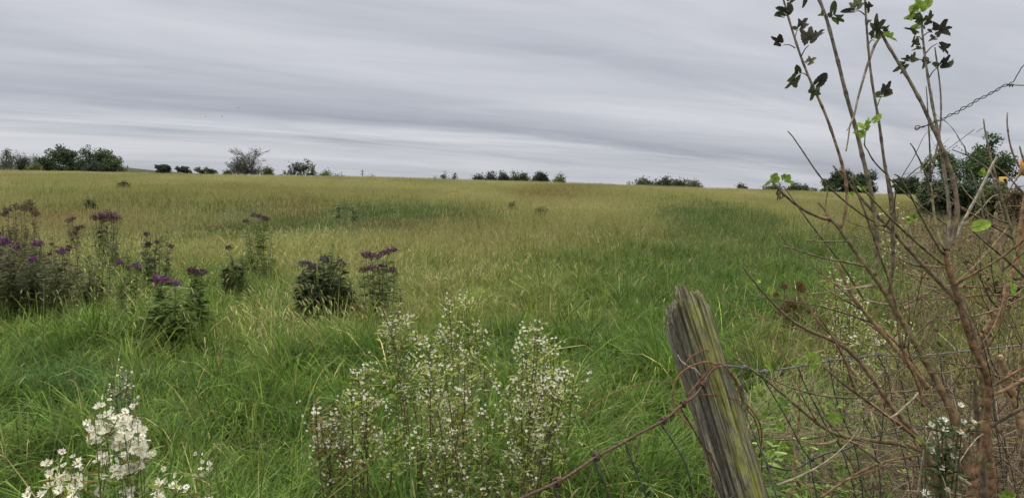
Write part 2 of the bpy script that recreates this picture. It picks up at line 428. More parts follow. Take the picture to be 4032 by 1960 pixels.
# ------------------------------------------------------------------ trees on and beyond the crest
def perp(d):
    a = rng.normal(size=3); a -= d * np.dot(a, d); return nrm(a)

def skeleton(levels, kids, spread, trunks=1, up=.25, first=.30, jit=.18, lean=0., shrink=.74):
    segs = []; tips = []
    cur = [0]
    def grow(p, d, L, r, lv):
        pts = [p]; k = 3
        for i in range(k):
            d = nrm(d + rng.normal(0, jit, 3) + np.array([0, 0, up * .25])); p = p + d * L / k; pts.append(p)
        segs.append((np.array(pts), r, r * .62, lv, cur[0]))
        if lv >= levels:
            tips.append((p, d)); return
        if lv >= levels - 1: tips.append((pts[2], d))
        n = kids if isinstance(kids, int) else int(rng.integers(kids[0], kids[1] + 1))
        for j in range(n):
            a = spread * rng.uniform(.55, 1.25)
            dd = nrm(d * math.cos(a) + perp(d) * math.sin(a) + np.array([0, 0, up * rng.uniform(.2, 1)]))
            q = pts[-1] if j < 2 else pts[int(rng.integers(1, 4))]
            grow(q, dd, L * shrink * rng.uniform(.75, 1.2), r * .6, lv + 1)
    for t in range(trunks):
        cur[0] = t; a = rng.uniform(0, 2 * math.pi); s = .12 * (trunks > 1)
        d0 = nrm(np.array([math.cos(a) * s * 3 + lean, math.sin(a) * s * 3, 1]))
        grow(np.array([math.cos(a) * s, math.sin(a) * s, 0]), d0, first, .035, 0)
    return segs, tips

def leaf_quads(mb, C, size, col, flat=.3):
    n = len(C); a = rng.normal(size=(n, 3)); a /= np.linalg.norm(a, axis=1, keepdims=True)
    b = rng.normal(size=(n, 3)); b -= a * (a * b).sum(1, keepdims=True); b /= np.linalg.norm(b, axis=1, keepdims=True)
    s = (size * rng.uniform(.6, 1.4, n))[:, None]
    V = np.stack([C - a * s * .5, C + b * s * .32, C + a * s * .5, C - b * s * .32], 1).reshape(-1, 3)
    q = np.arange(n)[:, None] * 4 + np.arange(4)[None]
    mb.add(V, q, col=np.repeat(col, 4, axis=0))

def tree(name, label, cat, px0, px1, pyt, Y, leafcol, nleaf=16, levels=4, kids=(2, 3), spread=.55, trunks=1, clump=.07, lsize=.3, up=.25,
         first=.3, group=None, lean=0., base=None, thick=1., low=0, flat=1., jit=.18, shrink=.74, fill=None):
    reseed(label); pc = (px0 + px1) / 2; P = at(pc, pyt, Y); X = P[0]; W = (px1 - px0) / F * Y
    z0 = float(ground(X, Y)) - .15 if base is None else base
    H = P[2] - z0
    segs, tips = skeleton(levels, kids, spread, trunks, up, first, lean=lean, jit=jit, shrink=shrink)
    A = np.array([t[0] for t in tips]); lo = np.percentile(A, 2, axis=0); hi = np.percentile(A, 98, axis=0)
    cl = clump * H
    sx = max(W - 1.1 * cl, W * .5) / max(hi[0] - lo[0], .01); sy = max(W - 1.1 * cl, W * .5) / max(hi[1] - lo[1], .01) * flat; sz = (H - cl * .8) / hi[2]
    off = np.array([-(hi[0] + lo[0]) / 2 * sx * .98, -(hi[1] + lo[1]) / 2 * sy * .98, 0])
    def tf(p):
        q = np.atleast_2d(p) * np.array([sx, sy, sz]); k = np.clip(q[:, 2:3] / H * 2.2, 0, 1); return q + off * k
    root = thing(name, (X, Y, z0), label, cat, group)
    tbs = [MB() for t in range(trunks)]
    for (pts, r0, r1, lv, ti) in segs:
        R = np.linspace(r0, r1, len(pts)) * H * .55 * thick
        tube(tbs[ti], tf(pts), np.maximum(R, .026 * Y / 100 * (.7 if lv > 3 else 1)), 5 if lv < 2 else 3, cap=False)
    for tb in tbs: tb.build('trunk', M_TRUNK, root)
    if nleaf > 0:
        fb = MB(); TP = np.vstack([tf(t[0]) for t in tips])
        if low: # foliage skirt low round the stems
            n = low; a = rng.uniform(0, 2 * math.pi, n); rr = np.sqrt(rng.random(n)) * .46
            TP = np.vstack([TP, np.stack([np.cos(a) * rr * W, np.sin(a) * rr * W * flat, rng.uniform(.05, .42, n) * H * (1.15 - rr)], 1)])
        if fill is None: fill = 150 if (nleaf >= 20 and Y < 300) else (60 if nleaf >= 18 else 0)
        if fill:   # clumps through the crown, denser outwards, with a lumpy outline
            n = fill; a = rng.uniform(0, 2 * math.pi, n); el_ = np.arcsin(rng.uniform(-.75, 1, n)); ph = rng.uniform(0, 50)
            rr = (.45 + .55 * rng.random(n) ** .5) * (.74 + .42 * vnoise(a * 1.6 + ph, el_ * 2.2 + ph))
            TP = np.vstack([TP, np.stack([np.cos(a) * np.cos(el_) * rr * (W - cl) * .5, np.sin(a) * np.cos(el_) * rr * (W - cl) * .5 * flat, H * (.50 + .46 * np.sin(el_) * rr)], 1)])
        nt = len(TP); cc = np.asarray(leafcol) * rng.uniform(.72, 1.3, nt)[:, None]
        idx = np.repeat(np.arange(nt), nleaf)
        C = TP[idx] + rng.normal(0, cl * .55, (len(idx), 3)) * np.array([1, 1, .8])
        C[:, 2] = np.maximum(C[:, 2], .05)
        keep = rng.random(len(idx)) < np.clip(rng.normal(.75, .35, nt), .1, 1)[idx]
        C = C[keep]; col = cc[idx][keep] * rng.uniform(.7, 1.35, len(C))[:, None]
        leaf_quads(fb, C, lsize, col)
        fb.build('crown', M_FOL, root)
    return root

DK = (.040, .062, .026); MD = (.058, .082, .030); OL = (.085, .098, .040); GR = (.10, .105, .075); BL = (.040, .056, .036); LT = (.12, .155, .045)
GT = 'trees behind the crest of the field'
# left group
tree('bare_tree', 'half bare grey tree with green leaves low down, first from the left', 'tree', -30, 105, 586, 165, (.07, .08, .05), 9, 5, (2, 3), .6, 3, .06, .26, group=GT, low=90, thick=.9, fill=60)
tree('bare_tree', 'leafless grey tree with spreading arms, left of the big dark green tree', 'tree', 40, 143, 597, 172, GR, 1, 5, (2, 3), .75, 2, .04, .22, up=.12, group=GT, thick=.8)
tree('bush', 'low dark bush at the foot of the leafless grey tree', 'bush', 72, 122, 621, 160, BL, 24, 3, 3, .7, 4, .14, .3, low=40)
tree('broadleaf_tree', 'large dense dark green tree left of centre in the left clump', 'tree', 150, 305, 576, 160, DK, 34, 4, 3, .62, 3, .085, .34, group=GT, low=170)
tree('broadleaf_tree', 'dark green tree with gaps of sky, against the large dense one', 'tree', 285, 388, 578, 158, DK, 20, 4, (2, 3), .6, 2, .06, .32, group=GT, low=40)
tree('broadleaf_tree', 'rounded olive green tree ending the left clump', 'tree', 372, 486, 592, 155, MD, 26, 4, 3, .62, 3, .08, .32, group=GT, low=110)
tree('bush', 'brown green thicket between the grey tree and the large dense tree', 'bush', 110, 160, 640, 150, OL, 20, 3, 3, .8, 5, .16, .3, low=60)
tree('bush', 'dark underbrush linking the last two trees of the left clump', 'bush', 330, 400, 634, 150, BL, 22, 3, 3, .8, 5, .16, .3, low=60)
# on the far ridge
tree('broadleaf_tree', 'small round dark tree standing on the far ridge', 'tree', 616, 668, 648, 420, BL, 44, 3, 3, .7, 2, .13, .75, group=GT, low=40)
tree('broadleaf_tree', 'small open tree on the ridge, second from the round one', 'tree', 697, 743, 655, 420, BL, 26, 3, 3, .7, 2, .11, .7, group=GT)
tree('broadleaf_tree', 'flat topped pale green tree on the ridge beside a pole', 'tree', 780, 847, 660, 400, MD, 30, 3, 3, .8, 2, .11, .7, group=GT)
# the big bare tree and its neighbours
tree('bare_tree', 'tallest nearly bare grey tree with a rounded twiggy crown', 'tree', 905, 1042, 586, 190, (.080, .085, .058), 8, 5, (3, 4), .58, 1, .05, .24, up=.30, first=.22, group=GT, thick=1.1, fill=260, jit=.14)
tree('bare_tree', 'lower bare tree leaning left against the tallest bare tree', 'tree', 888, 965, 636, 188, (.095, .095, .068), 5, 5, (2, 3), .6, 2, .045, .22, fill=90, up=.15, group=GT, thick=.8)
tree('bush', 'dark green bush at the right foot of the tallest bare tree', 'bush', 1036, 1076, 660, 180, OL, 30, 3, 3, .7, 3, .15, .32, low=30)
tree('bush', 'low green bush at the left foot of the tallest bare tree', 'bush', 882, 912, 670, 178, MD, 24, 3, 3, .7, 3, .15, .3, low=30)
tree('branchy_tree', 'dark branchy tree with thin foliage, right of the tallest bare tree', 'tree', 1112, 1228, 630, 185, (.045, .055, .034), 9, 5, (2, 3), .6, 3, .045, .28, group=GT, thick=1.1, fill=110)
tree('branchy_tree', 'thin little dark tree tucked beside the branchy one', 'tree', 1218, 1254, 662, 190, BL, 10, 4, (2, 3), .6, 2, .06, .28, group=GT)
tree('bush', 'yellow green bush beside the thin little dark tree', 'bush', 1255, 1304, 666, 188, LT, 22, 3, 3, .7, 2, .11, .32, low=20)
tree('bush', 'low olive bushes, left one of the small pair by the utility pole', 'bush', 1306, 1330, 683, 200, OL, 14, 3, 3, .7, 3, .15, .3)
tree('bush', 'low dark olive bush just left of the utility pole', 'bush', 1326, 1354, 681, 205, OL, 18, 3, 3, .7, 3, .15, .32)
tree('bush', 'small olive bush just right of the utility pole', 'bush', 1453, 1482, 684, 210, OL, 16, 3, 3, .7, 3, .15, .32)
# middle groves
tree('branchy_tree', 'tiny ragged tree left of the scraggly pair', 'tree', 1703, 1723, 690, 240, BL, 12, 3, (2, 3), .6, 2, .08, .34, group=GT)
tree('branchy_tree', 'scraggly thin tree with see through crown, middle of three', 'tree', 1735, 1768, 678, 240, BL, 8, 4, (2, 3), .6, 2, .06, .34, group=GT)
tree('branchy_tree', 'scraggly dark tree at the right of the ragged three', 'tree', 1764, 1796, 680, 240, BL, 14, 4, (2, 3), .6, 2, .07, .34, group=GT)
tree('broadleaf_tree', 'low round grey green tree at the left end of the middle grove', 'tree', 1858, 1916, 688, 245, BL, 34, 3, 3, .75, 3, .13, .45, group=GT, low=50)
tree('broadleaf_tree', 'dark tree second from the left in the middle grove', 'tree', 1902, 1962, 678, 250, BL, 26, 4, (2, 3), .65, 2, .09, .42, group=GT, low=50)
tree('broadleaf_tree', 'tallest slate green tree at the centre of the middle grove', 'tree', 1948, 2010, 674, 250, BL, 28, 4, (2, 3), .6, 2, .09, .42, group=GT, low=50)
tree('broadleaf_tree', 'pale gappy tree fourth in the middle grove', 'tree', 2000, 2048, 674, 250, MD, 18, 4, (2, 3), .6, 2, .08, .4, group=GT, low=30)
tree('broadleaf_tree', 'rounded dark tree closing the middle grove on the right', 'tree', 2032, 2084, 680, 248, DK, 34, 3, 3, .7, 3, .13, .45, group=GT, low=60)
tree('broadleaf_tree', 'compact blackish tree standing alone beside the middle grove', 'tree', 2108, 2164, 676, 245, (.028, .042, .024), 40, 4, 3, .6, 2, .10, .42, group=GT, low=60)
tree('bush', 'low dark bush on the left side of the compact blackish tree', 'bush', 2092, 2120, 700, 243, DK, 30, 3, 3, .7, 3, .15, .42, low=20)
tree('broadleaf_tree', 'small bright green rounded tree right of the blackish tree', 'tree', 2174, 2227, 687, 243, (.075, .11, .035), 34, 3, 3, .7, 2, .13, .45, group=GT, low=30)
# grove right of centre
tree('bush', 'tiny pale bush starting the grove right of centre', 'bush', 2468, 2494, 714, 230, OL, 14, 3, 3, .7, 3, .15, .36)
tree('broadleaf_tree', 'low mid green tree first in the grove right of centre', 'tree', 2492, 2586, 704, 225, MD, 30, 3, 3, .75, 4, .13, .42, group=GT, low=70)
tree('broadleaf_tree', 'feathery pointed tree highest in the grove right of centre', 'tree', 2566, 2648, 691, 225, DK, 22, 4, (2, 3), .55, 2, .09, .4, group=GT, low=40)
tree('broadleaf_tree', 'dark rounded tree third in the grove right of centre', 'tree', 2636, 2714, 703, 222, DK, 32, 3, 3, .7, 3, .13, .42, group=GT, low=60)
tree('broadleaf_tree', 'pale grey green tree at the right end of that grove', 'tree', 2698, 2768, 705, 220, (.10, .125, .07), 22, 3, 3, .7, 3, .13, .42, group=GT, low=40)
tree('broadleaf_tree', 'small flat topped tree alone on the right skyline', 'tree', 2896, 2950, 721, 230, BL, 26, 3, 3, .8, 2, .12, .42, group=GT)
tree('bush', 'low green bush on the skyline left of the leafy twig', 'bush', 2985, 3092, 727, 215, MD, 26, 3, 3, .8, 5, .14, .4, low=60)
tree('bush', 'low dark bush on the skyline right of the leafy twig', 'bush', 3096, 3192, 722, 212, DK, 30, 3, 3, .8, 5, .14, .4, low=60)
tree('bush', 'small ragged bush between the low dark bush and twin trees', 'bush', 3188, 3226, 740, 205, OL, 16, 3, 3, .8, 4, .14, .36)
tree('broadleaf_tree', 'left of the dark twin trees seen through the sapling stems', 'tree', 3258, 3372, 671, 150, DK, 36, 4, 3, .62, 2, .085, .34, group=GT, low=90)
tree('broadleaf_tree', 'right of the dark twin trees seen through the sapling stems', 'tree', 3352, 3440, 677, 150, DK, 30, 4, 3, .6, 2, .085, .32, group=GT, low=70)
tree('bush', 'dark low bush at the left foot of the twin trees', 'bush', 3228, 3290, 732, 146, DK, 24, 3, 3, .75, 4, .14, .3, low=40)
tree('broadleaf_tree', 'dark rounded tree between the twin trees and the roadside tree', 'tree', 3522, 3656, 701, 130, DK, 40, 4, 3, .68, 3, .10, .32, group=GT, low=110)
# nearer roadside tree and its thicket
tree('roadside_tree', 'bushy dark green roadside tree with a pointed leafy top', 'tree', 3690, 3955, 553, 40, (.055, .085, .034), 34, 5, (2, 3), .52, 3, .052, .115, up=.35, first=.26, low=240, shrink=.72)
tree('roadside_bush', 'tangled dark bush left of the roadside tree', 'bush', 3625, 3740, 715, 39, (.06, .08, .04), 34, 4, 3, .7, 6, .09, .11, low=160)
tree('roadside_bush', 'dense dark hedge bush in front of the roadside tree', 'bush', 3690, 3880, 720, 36, (.05, .07, .035), 44, 4, 3, .75, 7, .10, .11, low=240)
tree('roadside_bush', 'olive green bush beneath the yellow arrow sign', 'bush', 3850, 4000, 738, 34, (.085, .10, .04), 40, 4, 3, .75, 6, .10, .11, low=200)
tree('roadside_bush', 'brown tinged bush at the right edge under the orange sign', 'bush', 3960, 4130, 745, 32, (.12, .095, .05), 30, 4, 3, .75, 6, .10, .11, low=160)

# ------------------------------------------------------------------ utility poles
def pole(px, pyt, Y, label, arms=2):
    P = at(px, pyt, Y); z0 = float(ground(P[0], Y)) - .3
    root = thing('utility_pole', (P[0], Y, z0), label, 'utility pole', 'utility poles on the skyline')
    k = Y / 300.
    b = MB(); tube(b, [(0, 0, 0), (0, 0, P[2] - z0)], [.2 * k, .15 * k], 8); b.build('shaft', M_POLE, root)
    for i in range(arms):
        a = MB(); box(a, (0, -.22 * k, P[2] - z0 - (.75 + 1.05 * i) * k), (1.75 * k * (.85 if i == 0 else 1.1), .16 * k, .15 * k)); ar = a.build('crossarm', M_POLE, root)
        for s in (-1, -.5, .5, 1):
            t = MB(); zz = P[2] - z0 - (.75 + 1.05 * i) * k
            tube(t, [(s * .7 * k, -.22 * k, zz + .08 * k), (s * .7 * k, -.22 * k, zz + .26 * k)], [.05 * k, .035 * k], 6); t.build('insulator', M_WIRE, ar)
pole(1427, 668, 300, 'tall pole with two crossarms standing alone on the skyline')
pole(813, 654, 398, 'pole rising behind the flat topped ridge tree', 1)
pole(502, 651, 440, 'tiny pole on the far ridge beside the left clump of trees', 1)

# ------------------------------------------------------------------ road signs
def flat_mat(name, c, rough=.45):
    m, nt, b, out = mat_new(name); N = nt.nodes; L = nt.links
    no = N.new('ShaderNodeTexNoise'); no.inputs['Scale'].default_value = 9; no.inputs['Detail'].default_value = 4
    tc = N.new('ShaderNodeTexCoord'); L.new(tc.outputs['Object'], no.inputs['Vector'])
    r = N.new('ShaderNodeValToRGB'); r.color_ramp.elements[0].color = (*[x * .85 for x in c], 1); r.color_ramp.elements[1].color = (*[min(1, x * 1.12) for x in c], 1)
    L.new(no.outputs['Fac'], r.inputs[0]); L.new(r.outputs[0], b.inputs['Base Color']); b.inputs['Roughness'].default_value = rough
    return m
M_YEL = flat_mat('sign_yellow', (.42, .25, .02)); M_ORG = flat_mat('sign_orange', (.45, .20, .015)); M_BLK = flat_mat('sign_black', (.012, .012, .012)); M_POST = flat_mat('steel_post', (.22, .23, .23))
def chevron_sign(px0, px1, py0, py1, Y, label, mat, yaw=0., cx=.62):
    P0 = at(px0, py0, Y); P1 = at(px1, py1, Y); w = P1[0] - P0[0]; h = P0[2] - P1[2]; X = (P0[0] + P1[0]) / 2; z0 = float(ground(X, Y)) - .05
    root = thing('chevron_sign', (X, Y, z0), label, 'road sign'); root.rotation_euler = (0, 0, yaw)
    zc = (P0[2] + P1[2]) / 2 - z0
    p = MB(); box(p, (0, .03, (zc + h / 2 - .05) / 2), (.06, .035, zc + h / 2 - .05)); p.build('sign_post', M_POST, root, smooth=False)
    b = MB(); box(b, (0, 0, zc), (w, .02, h)); pan = b.build('panel', mat, root, smooth=False)
    c = MB(); s = h * .34; t = w * .36; x0 = -w * .18 + (cx - .5) * w
    o = [(x0, s), (x0 + t, s), (x0 + t + w * .22, 0), (x0 + t, -s), (x0, -s), (x0 + w * .22, 0)]
    v = [(x, -.0135, zc + z) for x, z in o] + [(x, -.0105, zc + z) for x, z in o]
    c.add(v, quads=[[0, 1, 2, 5], [5, 2, 3, 4]] + [[i, (i + 1) % 6, 6 + (i + 1) % 6, 6 + i] for i in range(6)])
    c.build('arrow', M_BLK, pan, smooth=False)
chevron_sign(3934, 3966, 696, 745, 37, 'yellow sign with a black arrow, half hidden by the roadside tree', M_YEL)
chevron_sign(4019, 4078, 628, 691, 31, 'orange yellow sign cut by the right edge of the view', M_ORG, yaw=-.15)

# ------------------------------------------------------------------ birds
def bird(px, py, Y, label, yaw):
    P = at(px, py, Y); m = MB()
    tube(m, [(-.11, 0, 0), (-.04, 0, .005), (.06, 0, .01), (.12, 0, .02)], [.006, .03, .028, .008], 6)
    for s in (-1, 1):
        m.add([(-.03, 0, .02), (.05, 0, .02), (.06, s * .12, .06), (.0, s * .24, .035), (-.04, s * .12, .055)], tris=[[0, 1, 2], [0, 2, 4], [4, 2, 3]])
    m.add([(-.1, 0, .0), (-.2, .03, 0), (-.2, -.03, 0)], tris=[[0, 1, 2]])
    o = m.build('bird', M_BLK); o.location = Vector(P.tolist()); o.rotation_euler = (0, 0, yaw)
    tag(o, label, 'bird', 'birds in the cloudy sky')
bird(810, 461, 100, 'leftmost of three tiny dark birds flying under the grey cloud', 1.2)
bird(873, 459, 100, 'middle of three tiny dark birds flying under the grey cloud', .7)
bird(938, 425, 110, 'highest and rightmost of three tiny dark birds under the grey cloud', 1.)

# ------------------------------------------------------------------ flowering weeds in the field
def lance_leaves(mb, P, D, L, w, col, droop=.5):
    """lance shaped leaves: 3 segments, drooping outwards"""
    n = len(P); prof = np.array([.25, 1, .75, .05]); S = 3
    D = D / np.linalg.norm(D, axis=1, keepdims=True); pts = [P]
    for k in range(S):
        D = D + np.array([0, 0, -1.]) * (droop / S); D /= np.linalg.norm(D, axis=1, keepdims=True)
        pts.append(pts[-1] + D * (L / S)[:, None])
    C = np.stack(pts, 1); u = np.cross(D, np.array([0, 0, 1.])); u /= np.maximum(np.linalg.norm(u, axis=1, keepdims=True), 1e-6)
    roll = rng.normal(0, .5, n); v = np.cross(u, D); u = u * np.cos(roll)[:, None] + v * np.sin(roll)[:, None]
    hw = (w / 2)[:, None, None] * prof[None, :, None]
    V = np.stack([C - u[:, None] * hw, C + u[:, None] * hw], 2).reshape(-1, 3)
    b = np.arange(n)[:, None] * (2 * (S + 1)) + np.arange(S)[None] * 2
    mb.add(V, np.stack([b, b + 1, b + 3, b + 2], -1).reshape(-1, 4), col=np.repeat(col, 2 * (S + 1), axis=0))

def tufts(mb, C, size, col):
    """little flower tufts: each a handful of upright spikes"""
    n = len(C); k = 5
    a = rng.uniform(0, 2 * math.pi, (n, k)); t = rng.uniform(.1, 1.0, (n, k))
    d = np.stack([np.cos(a) * np.sin(t), np.sin(a) * np.sin(t), np.cos(t)], -1) * (size * rng.uniform(.7, 1.3, n))[:, None, None]
    side = np.stack([-np.sin(a), np.cos(a), np.zeros_like(a)], -1) * (size * .22)[:, None, None] if np.ndim(size) else np.stack([-np.sin(a), np.cos(a), np.zeros_like(a)], -1) * size * .22
    B = C[:, None] + np.zeros((1, k, 1))
    V = np.stack([B - side * .4, B + side * .4, B + d + side, B + d - side], 2).reshape(-1, 3)
    q = np.arange(n * k)[:, None] * 4 + np.arange(4)[None]
    mb.add(V, q, col=np.repeat(col * 1., 4 * k, axis=0))

def weed(name, label, cat, px, pyt, Y, wpx, nst, leafcol, flcol=None, heads_px=None, leafL=.10, leafw=.026, nleaf=26, headr=.06, group=None, base_w=.55, topvar=.25, fl_n=60, fl_s=.016, bushy=0, low=.34):
    reseed(label); P = at(px, pyt, Y); X = P[0]; z0 = float(ground(X, Y)) - .02; H = P[2] - z0; W = wpx / F * Y
    root = thing(name, (X, Y, z0), label, cat, group)
    st = MB(); lf = MB(); fls = []; tips = []
    if heads_px:
        for (hx, hy, r) in heads_px:
            Q = at(hx, hy, Y + rng.uniform(-.12, .12) * (W > .2)); tips.append((Q - np.array([X, Y, z0]), r))
    for i in range(nst - len(tips) if heads_px else nst):
        a = rng.uniform(0, 2 * math.pi); r = math.sqrt(rng.random()) * W / 2
        tips.append((np.array([math.cos(a) * r, math.sin(a) * r, H * (1 - 1.25 * topvar * rng.random() - .25 * (r / (W / 2 + 1e-6)) ** 2)]), 0 if heads_px else headr * (rng.random() < .55)))
    LP, LD, LL, LC = [], [], [], []
    nleaf = int(nleaf * 1.5)
    for (T, r) in tips:
        b = np.array([T[0] * base_w + rng.normal(0, .02), T[1] * base_w + rng.normal(0, .02), 0])
        m1 = b * .55 + T * .45 + rng.normal(0, .03, 3); m1[2] = T[2] * .5
        path = smooth_path([b, m1, T], 5)
        tube(st, path, np.linspace(.0055, .0028, len(path)), 5, col=(.10, .10, .05))
        for j in range(nleaf):
            t = rng.uniform(low, .96); k = min(int(t * (len(path) - 1)), len(path) - 2); p = path[k] + (path[k + 1] - path[k]) * rng.random()
            az = j * 2.4 + rng.normal(0, .4); p = p + rng.normal(0, .012, 3); LP.append(p); LD.append((math.cos(az), math.sin(az), rng.uniform(.25, .9))); LL.append(leafL * rng.uniform(.6, 1.25) * (1.15 - .5 * t))
            LC.append(np.asarray(leafcol) * rng.uniform(.7, 1.35))
        if bushy:
            for j in range(bushy):
                t = rng.uniform(.35, .95); k = int(t * (len(path) - 2)); az = rng.uniform(0, 6.28); d = np.array([math.cos(az) * .7, math.sin(az) * .7, .8]); l = H * .22 * rng.uniform(.5, 1.1)
                tw = np.array([path[k], path[k] + d * l * .5, path[k] + d * l]); tube(st, tw, [.0025, .002, .0015], 4, col=(.10, .10, .05))
                for q in range(7):
                    s = rng.random(); az2 = rng.uniform(0, 6.28); LP.append(tw[0] * (1 - s) + tw[2] * s); LD.append((math.cos(az2), math.sin(az2), .5)); LL.append(leafL * .6 * rng.uniform(.6, 1.2)); LC.append(np.asarray(leafcol) * rng.uniform(.7, 1.4))
        if r > 0 and flcol is not None:
            n = int(fl_n * max(r / .06, .4)); a = rng.uniform(0, 2 * math.pi, n); rr = np.sqrt(rng.random(n)) * r
            C = T + np.stack([np.cos(a) * rr, np.sin(a) * rr, -(rr / r) ** 2 * r * .55 + rng.normal(0, r * .24, n)], 1)
            for q in range(0, n, 3): tube(st, [T - np.array([0, 0, r * .9]), C[q]], [.0015, .001], 3, col=(.09, .08, .05), cap=False)
            cc = np.asarray(flcol)[rng.integers(0, len(flcol), n)] * rng.uniform(.7, 1.3, n)[:, None]
            fl = MB(); fls.append(fl); tufts(fl, C, np.full(n, fl_s), cc)
    st.build('stems', M_WEEDSTEM, root)
    LP = np.array(LP); lance_leaves(lf, LP, np.array(LD), np.array(LL), np.array(LL) * (leafw / leafL), np.array(LC), .8)
    lf.build('leaves', M_WEED, root)
    for fl in fls: fl.build('flower_head', M_PETAL, root)
    return root

PUR = [(.16, .045, .17), (.21, .06, .22), (.10, .04, .09)]; DPU = [(.085, .032, .055), (.055, .03, .04), (.12, .048, .085)]; MAU = [(.13, .085, .12), (.09, .06, .085), (.16, .11, .14)]
DLF = (.072, .082, .034); MLF = (.085, .130, .032); BLF = (.095, .082, .042)
GI = 'purple flowering weeds in the field'
weed('ironweed', 'broad dark purple topped weed clump at the far left edge', 'wild plant', 72, 806, 13.5, 150, 22, BLF, DPU, [(30, 822, .09), (60, 808, .10), (95, 812, .10), (125, 818, .10), (20, 838, .08), (140, 836, .08)], nleaf=30, group=GI, bushy=3)
weed('ironweed', 'big dark weed mass with magenta blooms, lowest at left edge', 'wild plant', 60, 940, 9.2, 250, 34, DLF, PUR, [(8, 943, .07), (-14, 948, .06), (30, 950, .04)], leafL=.12, nleaf=34, group=GI, bushy=3, topvar=.35)
weed('ironweed', 'dark weed with one pink purple bloom beside the left weed mass', 'wild plant', 135, 950, 9.6, 170, 22, (.055, .06, .03), PUR, [(158, 953, .065), (135, 958, .03)], nleaf=32, group=GI, bushy=3, topvar=.3)
weed('ironweed', 'dark weed with small violet bloom low on its right side', 'wild plant', 215, 985, 9.0, 150, 16, DLF, PUR, [(238, 986, .06), (66, 970, .045), (125, 1018, .05)], nleaf=30, group=GI, bushy=2)
weed('ironweed', 'brownish weed bank behind the dark left weed mass', 'wild plant', 160, 880, 11.5, 340, 46, (.085, .072, .038), DPU, None, headr=.035, nleaf=26, group=GI, bushy=2, topvar=.45, base_w=.85)
weed('ironweed', 'small dull purple weed between the two left purple crowns', 'wild plant', 283, 838, 16, 66, 8, BLF, DPU, None, headr=.07, nleaf=26, group=GI)
weed('ironweed', 'rounded dome of dark purple flowers, widest single crown', 'wild plant', 413, 834, 14, 105, 16, (.06, .085, .03), [(.12, .035, .10), (.09, .035, .07), (.15, .05, .12)], [(372, 850, .09), (395, 842, .11), (420, 838, .11), (445, 842, .10), (462, 854, .08), (410, 855, .1), (440, 858, .09)], nleaf=30, group=GI)
weed('ironweed', 'brown headed weed in yellow grass right of the purple dome', 'wild plant', 610, 886, 12, 150, 14, (.065, .085, .03), DPU, None, headr=.05, nleaf=30, group=GI, bushy=3, topvar=.35)
weed('ironweed', 'tall open weed with slanting dark purple top in mid field', 'wild plant', 1012, 838, 13, 160, 16, MLF, DPU, [(998, 842, .06), (1020, 848, .06), (1040, 856, .07), (1052, 860, .05), (968, 868, .05)], nleaf=34, leafL=.13, group=GI, bushy=2, topvar=.5)
weed('field_weed', 'wide olive green weed patch right of the left weed mass', 'wild plant', 330, 1005, 10, 230, 34, (.085, .095, .035), None, None, nleaf=30, leafL=.09, bushy=2, base_w=.9, topvar=.4)
weed('field_weed', 'olive weeds under the purple dome of flowers', 'wild plant', 430, 930, 13, 180, 26, (.08, .095, .035), None, None, nleaf=30, leafL=.1, bushy=2, base_w=.9, topvar=.4)
weed('ironweed', 'brown purple haze of weeds behind the lowest left weed mass', 'wild plant', 60, 870, 10.8, 260, 40, BLF, DPU, None, headr=.03, nleaf=26, group=GI, bushy=3, topvar=.4, base_w=.9)
weed('dock_bush', 'compact dark green leafy bush left of the black green bush', 'wild plant', 920, 975, 11, 125, 14, (.075, .105, .034), DPU, [(900, 972, .05)], nleaf=36, leafL=.12, bushy=3)
weed('goldenrod', 'single upright green leafy stalk above the black green bush', 'wild plant', 1308, 916, 11, 46, 4, MLF, None, None, nleaf=60, leafL=.09, base_w=.6)
weed('goldenrod', 'short green weed left of the upright leafy stalk', 'wild plant', 1255, 955, 11, 56, 5, MLF, None, None, nleaf=36, leafL=.09)
weed('ironweed', 'near black green bush topped with dull mauve clusters', 'wild plant', 1268, 1012, 8.6, 240, 34, (.030, .046, .02), MAU, [(1190, 1032, .05), (1215, 1034, .04), (1240, 1045, .05), (1275, 1012, .05), (1290, 1024, .05), (1340, 1028, .04), (1352, 1038, .04), (1225, 1050, .04)], leafL=.15, leafw=.034, nleaf=40, group=GI, bushy=2, topvar=.3, low=.1)
weed('ironweed', 'weed with two bright purple sprays right of the black green bush', 'wild plant', 1495, 980, 8.6, 170, 14, (.085, .115, .04), [(.12, .04, .10), (.16, .05, .14), (.085, .04, .065)], [(1440, 997, .06), (1462, 1003, .07), (1485, 1003, .06), (1510, 992, .05), (1530, 984, .06), (1550, 980, .04), (1430, 1058, .05), (1468, 1050, .06), (1505, 1048, .06), (1545, 1058, .06)], leafL=.13, nleaf=30, group=GI, topvar=.4)
weed('ironweed', 'small weed with two faded violet tufts in green grass', 'wild plant', 500, 1028, 9.2, 110, 8, (.075, .09, .03), PUR, [(470, 1030, .04), (535, 1040, .055), (505, 1052, .04)], nleaf=26, group=GI, topvar=.4)
weed('ironweed', 'weed with the brightest magenta bloom and broad leaves', 'wild plant', 645, 1084, 7.3, 170, 12, MLF, [(.25, .05, .28), (.20, .045, .21), (.12, .035, .10)], [(618, 1092, .05), (640, 1098, .05), (655, 1100, .04), (690, 1112, .045)], leafL=.2, leafw=.05, nleaf=24, group=GI, topvar=.45)
weed('ironweed', 'weed with dark plum flower plate behind the magenta bloom', 'wild plant', 778, 1056, 7.9, 120, 9, MLF, DPU, [(770, 1062, .07), (795, 1066, .06), (755, 1060, .05)], leafL=.16, leafw=.04, nleaf=26, group=GI, topvar=.5)
weed('milkweed', 'pale leafy milkweed, left of two in the far green band', 'wild plant', 1331, 782, 24, 24, 3, (.14, .17, .08), None, None, nleaf=22, leafL=.16, leafw=.06)
